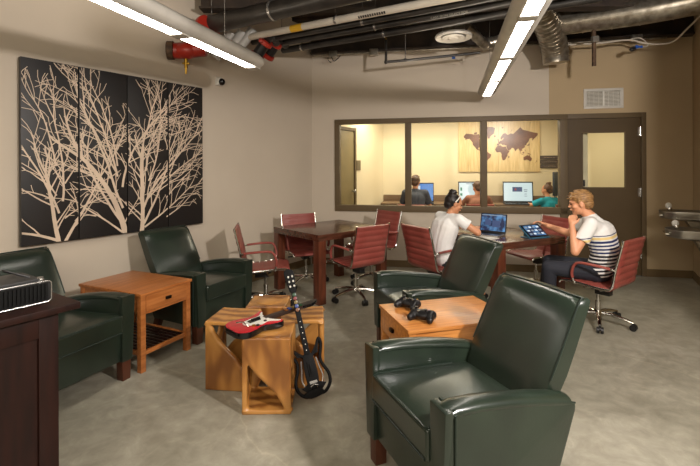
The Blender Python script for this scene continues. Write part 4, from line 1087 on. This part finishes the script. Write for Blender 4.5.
# ------------------------------------------------------------------ drinking fountain on the right wall
RA = math.atan2(-.48*-1, 0) 
def fountain(name, label, s, ztop):
    # local frame: x out from the wall, y along the wall
    ang = math.atan2(RN.y, RN.x)
    t = thing(name, label, 'fountain', rw(s, 0, 0), ang, 'wall drinking fountains')
    def bowl(z, k):
        return [(0, -.21*k), (.30, -.21*k)]+[(.30+.15*math.cos(a)*1.0*k, .21*k*math.sin(a)) for a in [-PI/2+PI*i/12 for i in range(1, 12)]]+[(.30, .21*k), (0, .21*k)]
    b = MB()
    lv = [(ztop-.10, .80), (ztop-.085, .93), (ztop-.02, 1.0), (ztop, .99), (ztop-.004, .90), (ztop-.03, .82), (ztop-.045, .4)]
    rings = [[b.bm.verts.new((max(x, 0.0) if k_ >= .9 else max(.04, x*(k_ if k_ > .5 else .6)+.0), y, z)) for x, y in bowl(z, k_)] for z, k_ in lv]
    for i in range(len(rings)-1):
        q = len(rings[i])
        for k in range(q): b.bm.faces.new((rings[i][k], rings[i][(k+1) % q], rings[i+1][(k+1) % q], rings[i+1][k]))
    b.bm.faces.new(rings[0]); b.bm.faces.new(rings[-1])
    b.build('basin', M['stainless'], t, smooth=40)
    b = MB(); b.prism([(0, ztop-.10), (.20, ztop-.10), (.03, ztop-.42), (0, ztop-.42)], (0, .24, 0), (0, -.12, 0), ((1, 0, 0), (0, 0, 1)), bevel=.006); b.build('support_bracket', mat('shadow_grey_steel', srgb(120, 110, 92), .4, metal=.6) if name not in seen_f else D.materials['shadow_grey_steel'], t)
    seen_f.add(name)
    b = MB(); b.lathe([(.022, -.02), (.026, .0), (.018, .02), (0, .024)], (.34, -.02, ztop+.02), 16); b.build('bubbler_base', M['chrome'], t)
    b = MB(); b.ell((.35, -.02, ztop+.055), (.034, .026, .038)); b.build('bubbler_guard', M['white'], t)
    b = MB(); b.tube([(.435, -.12, ztop-.05), (.442, .12, ztop-.05)], .02, 10, flat=.5); b.build('push_bar', M['chrome'], t)
    b = MB(); b.lathe([(.02, 0), (.02, .003), (0, .003)], (.2, 0, ztop-.046), 14); b.build('drain', M['chrome'], t)
    return t
seen_f = set()
fountain('drinking_fountain', 'stainless drinking fountain, higher one nearer the room corner', .70, .935)
fountain('drinking_fountain', 'stainless drinking fountain, lower one nearer the camera', 1.16, .775)

# ------------------------------------------------------------------ ceiling services
# steel beams (structure)
b = MB(); bwbox(b, TL0+.02, TE, ZC, ZC+.34, .0, .10); bwbox(b, TL0+.02, TE, ZC-.01, ZC+.01, 0, .16); tag(b.build('trim_1', M['steel_dark'], smooth=0), kind='structure')
for k, (yy, x0) in enumerate(((4.75, -1.62), (2.9, -2.85))):
    b = MB(); b.box(((x0+5)/2, yy, 3.21+.16), (5-x0, .02, .32)); b.box(((x0+5)/2, yy, 3.20), (5-x0, .16, .02)); b.box(((x0+5)/2, yy, 3.53), (5-x0, .16, .02))
    tag(b.build('trim_%d' % (k+2), M['steel_dark'], smooth=0), kind='structure')
b = MB()
for i in range(24):
    o = bw(2.2, .35+i*.30, H-.02); b.box(o, (9.5, .12, .045), rot=RB)
tag(b.build('trim_4', M['deck'], smooth=0), kind='structure')

# pendant light fixtures
FD = Vector((.2245, .9745, 0)); FA = math.atan2(FD.y, FD.x)-PI/2
def pendant(label, end, length, nsec):
    t = thing('pendant_light', label, 'ceiling light', end, FA+(-.05 if end[0] < 0 else 0), 'linear pendant lights')
    hw = .112
    prof = [(-hw, .040), (-hw+.012, .012), (-.055, -.012), (.055, -.012), (hw-.012, .012), (hw, .040), (hw*.92, .075), (hw*.6, .105), (-hw*.6, .105), (-hw*.92, .075)]
    b = MB(); n = len(prof); R_ = []
    for y, k in ((.02, .72), (.0, .90), (-.06, 1), (-length, 1)):
        R_.append([b.bm.verts.new((x*k, y, .02+(z-.02)*k)) for x, z in prof])
    for i in range(3):
        for k in range(n): b.bm.faces.new((R_[i][k], R_[i][(k+1) % n], R_[i+1][(k+1) % n], R_[i+1][k]))
    b.bm.faces.new(R_[0]); b.bm.faces.new(R_[-1])
    b.build('housing', M['fixture'], t, smooth=50)
    sl = 1.03
    for i in range(nsec):
        y1 = -.06-i*sl; y0 = y1-(sl-.06)
        b = MB(); b.box((0, (y0+y1)/2, -.0135), (.092, y1-y0, .003)); b.build('lens', M['lens'], t, smooth=0)
    for i in range(nsec+1):
        y1 = -.03-i*sl; b = MB(); b.box((0, y1, -.0155), (.112, .10, .009), bevel=.003); b.build('lens_divider', M['fixture'], t)
    for y in (-.5, -length+.5):
        b = MB(); b.tube([(0, y, .105), (0, y, H-end[2])], .002, 6); b.build('suspension_cable', M['cap'], t)
    return t
pendant('right linear pendant light pointing at the window, long white lens in sections', (1.80, 5.72, 2.405), 4.4, 4)
pendant('left linear pendant light in front of red pipe couplings', (-.88, 4.02, 2.40), 3.4, 3)

# pipes: each a thing
PD = Vector((.874, -.486, 0))
def pipe(name, label, p, d, back, fwd, r, m, clamps=(), cat='pipe', rings=None, group='overhead pipes'):
    p = Vector(p); d = Vector(d).normalized()
    t = thing(name, label, cat, p, 0, group)
    b = MB(); b.tube([-d*back, d*fwd], r, 20); b.build('pipe_run', m, t)
    for c in clamps:
        b = MB(); b.tube([d*(c-.012), d*(c+.012)], r+.004, 20); b.build('clamp', M['cap'], t)
        q = d*c; b = MB(); b.tube([q+V(0, 0, r), V(q.x, q.y, H-p.z)], .004, 6); b.build('hanger_rod', M['cap'], t)
    return t
def px(u, v, Y):
    a = u-350; bb = v-166.44; ap = a-.004*bb; bp = bb+.004*a
    return V(ap*Y/434.4, Y, 1.48-bp*Y/434.4)
pp = pipe('black_pipe', 'thickest black pipe overhead, running right from the red coupling', px(205, 26, 4.75), PD, -.02, 4.2, .095, M['blackpipe'], (.10, .95, 2.0))
pp = pipe('insulated_pipe', 'white insulated pipe just under the thickest black pipe', px(420, 4, 3.99), PD, 2.05, 1.6, .038, M['whitepipe'], (-.9,))
q = -PD*1.33
b = MB(); b.tube([q-PD*.13, q+PD*.02], .0392, 20); b.build('yellow_band_label', M['yellow'], pp)
b = MB()
side = V(-.486, -.874, 0)*-1
nrm_ = V(-.36, -.65, -.66).normalized()
upv = PD.cross(nrm_).normalized()
rot_l = Matrix((PD, nrm_, upv)).transposed()
for k in range(12):
    b.box(-PD*(.62-k*.025)+nrm_*.0388, (.016, .002, .026), rot=rot_l)
b.build('black_stencil_marks', M['black'], pp, smooth=0)
def stencil(pp, r, s0, n):
    b = MB(); s = s0
    for k in range(n):
        l = random.choice((.014, .018, .022, .05)); 
        if l < .04: b.box(PD*s+nrm_*(r+.0005), (l, .002, .020), rot=rot_l)
        s += l+.010
    b.build('white_stencil_marks', M['whitepipe'], pp, smooth=0)
MSTEN = mat('faded_stencil_paint', srgb(150, 146, 136), .7)
def words(pp, r, s0, txt, size):
    cu = D.curves.new('stencil_text', 'FONT'); cu.body = txt; cu.size = size; cu.extrude = .0005; cu.materials.append(MSTEN)
    tmp = D.objects.new('white_stencil_text', cu); C.objects.link(tmp); bpy.context.view_layer.update()
    me = D.meshes.new_from_object(tmp); D.objects.remove(tmp)
    o = D.objects.new('white_stencil_text', me); C.objects.link(o); o.parent = pp
    m = Matrix((PD, upv if upv.z > 0 else -upv, nrm_)).transposed().to_4x4()
    m.translation = PD*s0+nrm_*(r+.003)-m.to_3x3().col[1]*size*.35
    o.location = m.translation; o.rotation_euler = m.to_euler()
p1 = pipe('black_pipe', 'thin black pipe right behind the white insulated pipe', px(420, 11.5, 4.17), PD, 2.1, 1.6, .032, M['blackpipe'], (-.62,))
p2 = pipe('black_pipe', 'black pipe with white stencilled lettering, second from lowest', px(420, 18.5, 4.38), PD, 2.0, 1.6, .036, M['blackpipe'], (-.50,-1.75))
words(p2, .036, .12, 'CAST IRON SELECT FOR', .034)
p3 = pipe('black_pipe', 'lowest black pipe overhead, nearest the back wall', px(420, 27.5, 4.68), PD, 1.85, 1.7, .040, M['blackpipe'], (-.42, -1.55))
# red couplings
def coupling(label, a, b_, r, ends=True):
    t = thing('pipe_coupling', label, 'pipe fitting', a, 0, 'red grooved pipe couplings'); a = Vector(a); d = (Vector(b_)-a)
    b = MB(); b.tube([V(0, 0, 0), d], r*.86, 18); b.build('sleeve', M['black'], t)
    for k in (0.08, .92):
        b = MB(); q = d*k; dn = d.normalized(); b.tube([q-dn*.028, q-dn*.020, q+dn*.020, q+dn*.028], [r*.95, r*1.14, r*1.14, r*.95], 18)
        sdv = dn.cross(V(0, 0, 1)).normalized()
        for s in (-1, 1): b.box(q+sdv*s*r*1.2, (.035, .045, .035), bevel=.005)
        b.build('red_clamp', M['redpaint'], t)
    return t
coupling('red coupling joining the thickest black pipe beside the left wall', px(193, 35, 4.74), px(208, 28, 4.62), .122)
coupling('red coupling of the lower left pair, nearer the pendant light end', px(256, 57, 5.0), px(266, 42, 4.95), .074)
coupling('red coupling of the lower left pair, nearer the back wall', px(267, 57, 5.22), px(276, 43, 5.15), .072)
for i, (a, b_, c_) in enumerate((((276, 43, 5.05), (286, 46, 5.35), 'upper black elbow leading into the red coupling pair'), ((267, 41, 4.95), (277, 40, 5.05), 'small black elbow above the red coupling pair'))):
    b = MB(); b.tube(spline([px(*a), px((a[0]+b_[0])/2-1, min(a[1], b_[1])-2, (a[2]+b_[2])/2), px(*b_)], 6), .042, 14); tag(b.build('pipe_elbow', M['blackpipe']), c_, 'pipe fitting')
# grey risers behind the left fixture
for i, (u, v_, lb) in enumerate(((232, 33, 'left pale grey slanting pipe behind the left pendant light'), (243, 32, 'middle pale grey slanting pipe behind the left pendant light'), (253, 29, 'right pale grey slanting pipe behind the left pendant light'))):
    b = MB(); a = px(u, v_, 5.0); e = px(u-17, v_+25, 5.0); b.tube([a, e], .062 if i < 2 else .052, 16); tag(b.build('slanting_pipe', M['greypipe']), lb, 'pipe', 'grey slanting pipes')
# red valve with brass drain on left wall
vl = thing('wall_valve', 'red valve body with brass drain cock on left wall behind pendant', 'valve', px(186, 51, 4.55), 0)
b = MB(); b.ell((0, 0, 0), (.13, .10, .085)); b.tube([(-.13, -.02, 0), (-.08, 0, 0), (.2, .02, .03)], [.08, .085, .08], 16); b.build('valve_body', M['redpaint'], vl)
b = MB(); b.tube([(-.18, -.03, 0), (-.12, -.02, 0)], .095, 18); b.build('end_cap', M['rust'], vl)
b = MB(); b.tube([(0, 0, -.04), (0, 0, -.18)], .018, 12); b.box((0, 0, -.13), (.07, .03, .02), bevel=.003); b.tube([(0, 0, -.17), (.0, 0, -.24)], [.012, .008], 10); b.build('drain_cock', M['brass'], vl)

# ducts
def duct(label, pts, r, ribs=.05, grp=None, seg=22):
    o = Vector(pts[0]); t = thing('spiral_duct', label, 'duct', o, 0, 'galvanised ducts'); P = [Vector(p)-o for p in pts]
    P = spline(P, 10) if len(P) > 2 else [P[0].lerp(P[1], k/20) for k in range(21)]
    b = MB(); b.tube(P, r, seg, caps=True); b.build('duct_shell', M['galv'], t)
    L_ = 0; last = 0; b = MB()
    for i in range(1, len(P)):
        sg_ = (P[i]-P[i-1]); L_ += sg_.length
        if L_-last > ribs:
            last = L_; d = sg_.normalized(); b.tube([P[i]-d*.004, P[i]+d*.004], r+.006, seg)
    b.build('seam_rings', M['galv'], t)
    return t
duct('long galvanised duct running to the right above the door', [px(556, 24, 5.25), px(640, 12, 4.75), px(712, -2, 4.4)], .14, .22)
duct('corrugated galvanised duct dropping behind the right pendant light', [px(556, 63, 5.50), px(555, 52, 5.48), px(551, 34, 5.30), px(543, 14, 5.0), px(534, -10, 4.6)], .155, .05)
duct('slim galvanised duct beside the round ceiling diffuser', [px(466, 27, 5.3), px(486, 46, 5.5)], .06, .1)
duct('short galvanised duct at the end of the slim slanting one', [px(486, 44, 5.55), px(512, 38, 5.5)], .07, .08)
# diffuser
df = thing('ceiling_diffuser', 'round white ceiling air diffuser left of the right pendant light', 'vent', px(453.5, 36.5, 5.0))
b = MB(); b.lathe([(.21, .0), (.205, -.02), (.15, -.008), (.14, .01), (.20, .02)], seg=36); b.build('outer_ring', M['fixture'], df)
b = MB(); b.lathe([(.13, -.012), (.12, -.028), (.075, -.016), (.08, .0)], seg=30); b.build('middle_ring', M['fixture'], df)
b = MB(); b.lathe([(.06, -.012), (.05, -.030), (0, -.034)], seg=24); b.build('centre_cone', M['fixture'], df)
b = MB(); b.lathe([(.14, .0), (.13, .08), (.12, .3), (0, .3)], seg=24); b.build('neck', M['galv'], df)
# conduit along back wall
cd = thing('electrical_conduit', 'thin grey conduit running along top of the back wall', 'conduit', bw(0, .19, 3.115), BA)
b = MB(); b.tube([(-.3, 0, .01), (4.4, 0, -.005)], .012, 10); b.build('conduit_tube', M['galv'], cd)
for x in (.02, .62, 4.05):
    b = MB(); b.box((x, -.0, .01), (.12, .06, .09), bevel=.004); b.build('junction_box', M['galv'], cd)
b = MB(); b.tube(spline([(.0, -.03, -.03), (.04, -.04, -.10), (.10, -.03, -.06), (.13, -.02, -.02)], 6), .006, 8); b.tube(spline([(-.05, -.03, -.04), (-.04, -.05, -.09), (.0, -.04, -.12)], 6), .006, 8); b.build('loose_wire', M['black'], cd)
# sprinkler line
sp = thing('sprinkler_pipe', 'thin black sprinkler pipe with a drop at left, along the back wall', 'pipe')
b = MB(); P = [px(386, 40, 5.6), px(386, 62, 5.6), px(410, 60, 5.6), px(480, 52.5, 5.5)]; b.tube([P[0], P[1]], .017, 10); b.tube(P[1:], .017, 10); b.build('pipe_run', M['blackpipe'], sp)
b = MB(); b.ell(P[1], (.026,)*3); b.ell(P[2]-V(.06, 0, 0), (.024,)*3); b.build('elbow', M['blackpipe'], sp)
b = MB(); a = P[2]-V(.06, 0, 0); b.tube([a, V(a.x, a.y, H)], .006, 8); b.build('hanger_rod', M['cap'], sp)
b = MB(); b.tube([px(386, 38, 5.6), px(386, 43, 5.6)], .012, 8); b.build('brass_nipple', M['brass'], sp)
# rusty rod
rr = thing('hanging_threaded_rod', 'rusty hanging strut rod in front of the long duct, above the door', 'rod')
a = px(594, 66, 5.0); b = MB(); b.box((a.x, a.y, (a.z+H)/2), (.035, .035, H-a.z), bevel=.003); b.build('strut', M['rust'], rr)
b = MB(); b.box((a.x, a.y-.02, px(594, 40, 5.0).z), (.07, .06, .07), bevel=.006); b.build('strut_clamp', M['cap'], rr)
# blue wire nut bundle and cable
cb2 = thing('cable_bundle', 'pale cable looping along the wall top to blue wire bundle, right side', 'cable')
b = MB(); b.tube(spline([px(563, 45, 5.6), px(600, 43, 5.45), px(628, 40, 5.4), px(650, 44, 5.3), px(672, 42, 5.2), px(688, 28, 5.0), px(706, 10, 4.8)], 8), .011, 8); b.tube(spline([px(628, 40, 5.4), px(640, 38, 5.35), px(648, 45, 5.3), px(642, 47, 5.3)], 6), .007, 8); b.build('cable_run', M['whitepipe'], cb2)
b = MB()
for i in range(6): b.cap(px(634+i*.5, 48.5-i*.5, 5.3), px(642, 46+i*.3, 5.3), .013, .008, 8)
b.build('blue_wires', M['bluebits'], cb2)
b = MB(); b.cap(px(632, 49.5, 5.3), px(634, 48.5, 5.3), .028, .024, 10); b.build('dark_end_cap', M['black'], cb2)
wb = thing('wire_coil', 'blue connector with thin curly wires hanging on back wall top', 'wire')
b = MB(); b.box(px(453.5, 57.5, 5.75), (.04, .03, .035), bevel=.004); b.build('blue_connector', M['bluebits'], wb)
b = MB(); b.tube(spline([px(455, 58, 5.75), px(459, 60, 5.75), px(462, 56, 5.75), px(465, 60, 5.75), px(469, 57, 5.75), px(474, 58, 5.75), px(477, 53, 5.75)], 6), .004, 6); b.build('thin_wire', M['whitepipe'], wb)

# ------------------------------------------------------------------ lights
def area(name, loc, rot, sx, sy, power, col, spread=PI):
    l = D.lights.new(name, 'AREA'); l.shape = 'RECTANGLE'; l.size = sx; l.size_y = sy; l.energy = power; l.color = col; l.spread = spread
    o = D.objects.new(name, l); C.objects.link(o); o.location = loc; o.rotation_euler = rot; return o
def look(o, tgt):
    d = Vector(tgt)-o.location; o.rotation_euler = d.to_track_quat('-Z', 'Y').to_euler()
# studio flash near the photographer
l = D.lights.new('flash', 'POINT'); l.energy = 450; l.color = (1, .93, .88); l.shadow_soft_size = .09
o = D.objects.new('flash', l); C.objects.link(o); o.location = (1.9, .5, 2.36)
# pendant uplight
for e, ln in (((1.80, 5.72), 4.4), ((-.88, 4.02), 3.4)):
    c = V(e[0], e[1], 0)-FD*ln/2
    area('pendant_up', (c.x, c.y, 2.53), (PI, 0, -FA), .10, ln-.1, 14, (1, .86, .68))
# soft fill light added behind the camera to even out the room
area('rear_fill', (-.5, -1.8, 2.9), (math.radians(50), 0, 0), 4.0, 1.2, 115, (1, .89, .73))
area('inner_room_light', (1.6, 7.5, 2.44), (0, 0, BA), 2.8, .5, 66, (1, .92, .76))
area('corridor_light', (4.6, 6.8, 2.44), (0, 0, BA), 1.0, .5, 24, (1, .90, .68))
w = D.worlds.new('ambient'); sc.world = w; w.use_nodes = True
w.node_tree.nodes['Background'].inputs['Color'].default_value = (1, .86, .66, 1); w.node_tree.nodes['Background'].inputs['Strength'].default_value = .35

sc.view_settings.view_transform = 'Standard'
sc.view_settings.look = 'None'
sc.view_settings.exposure = 0
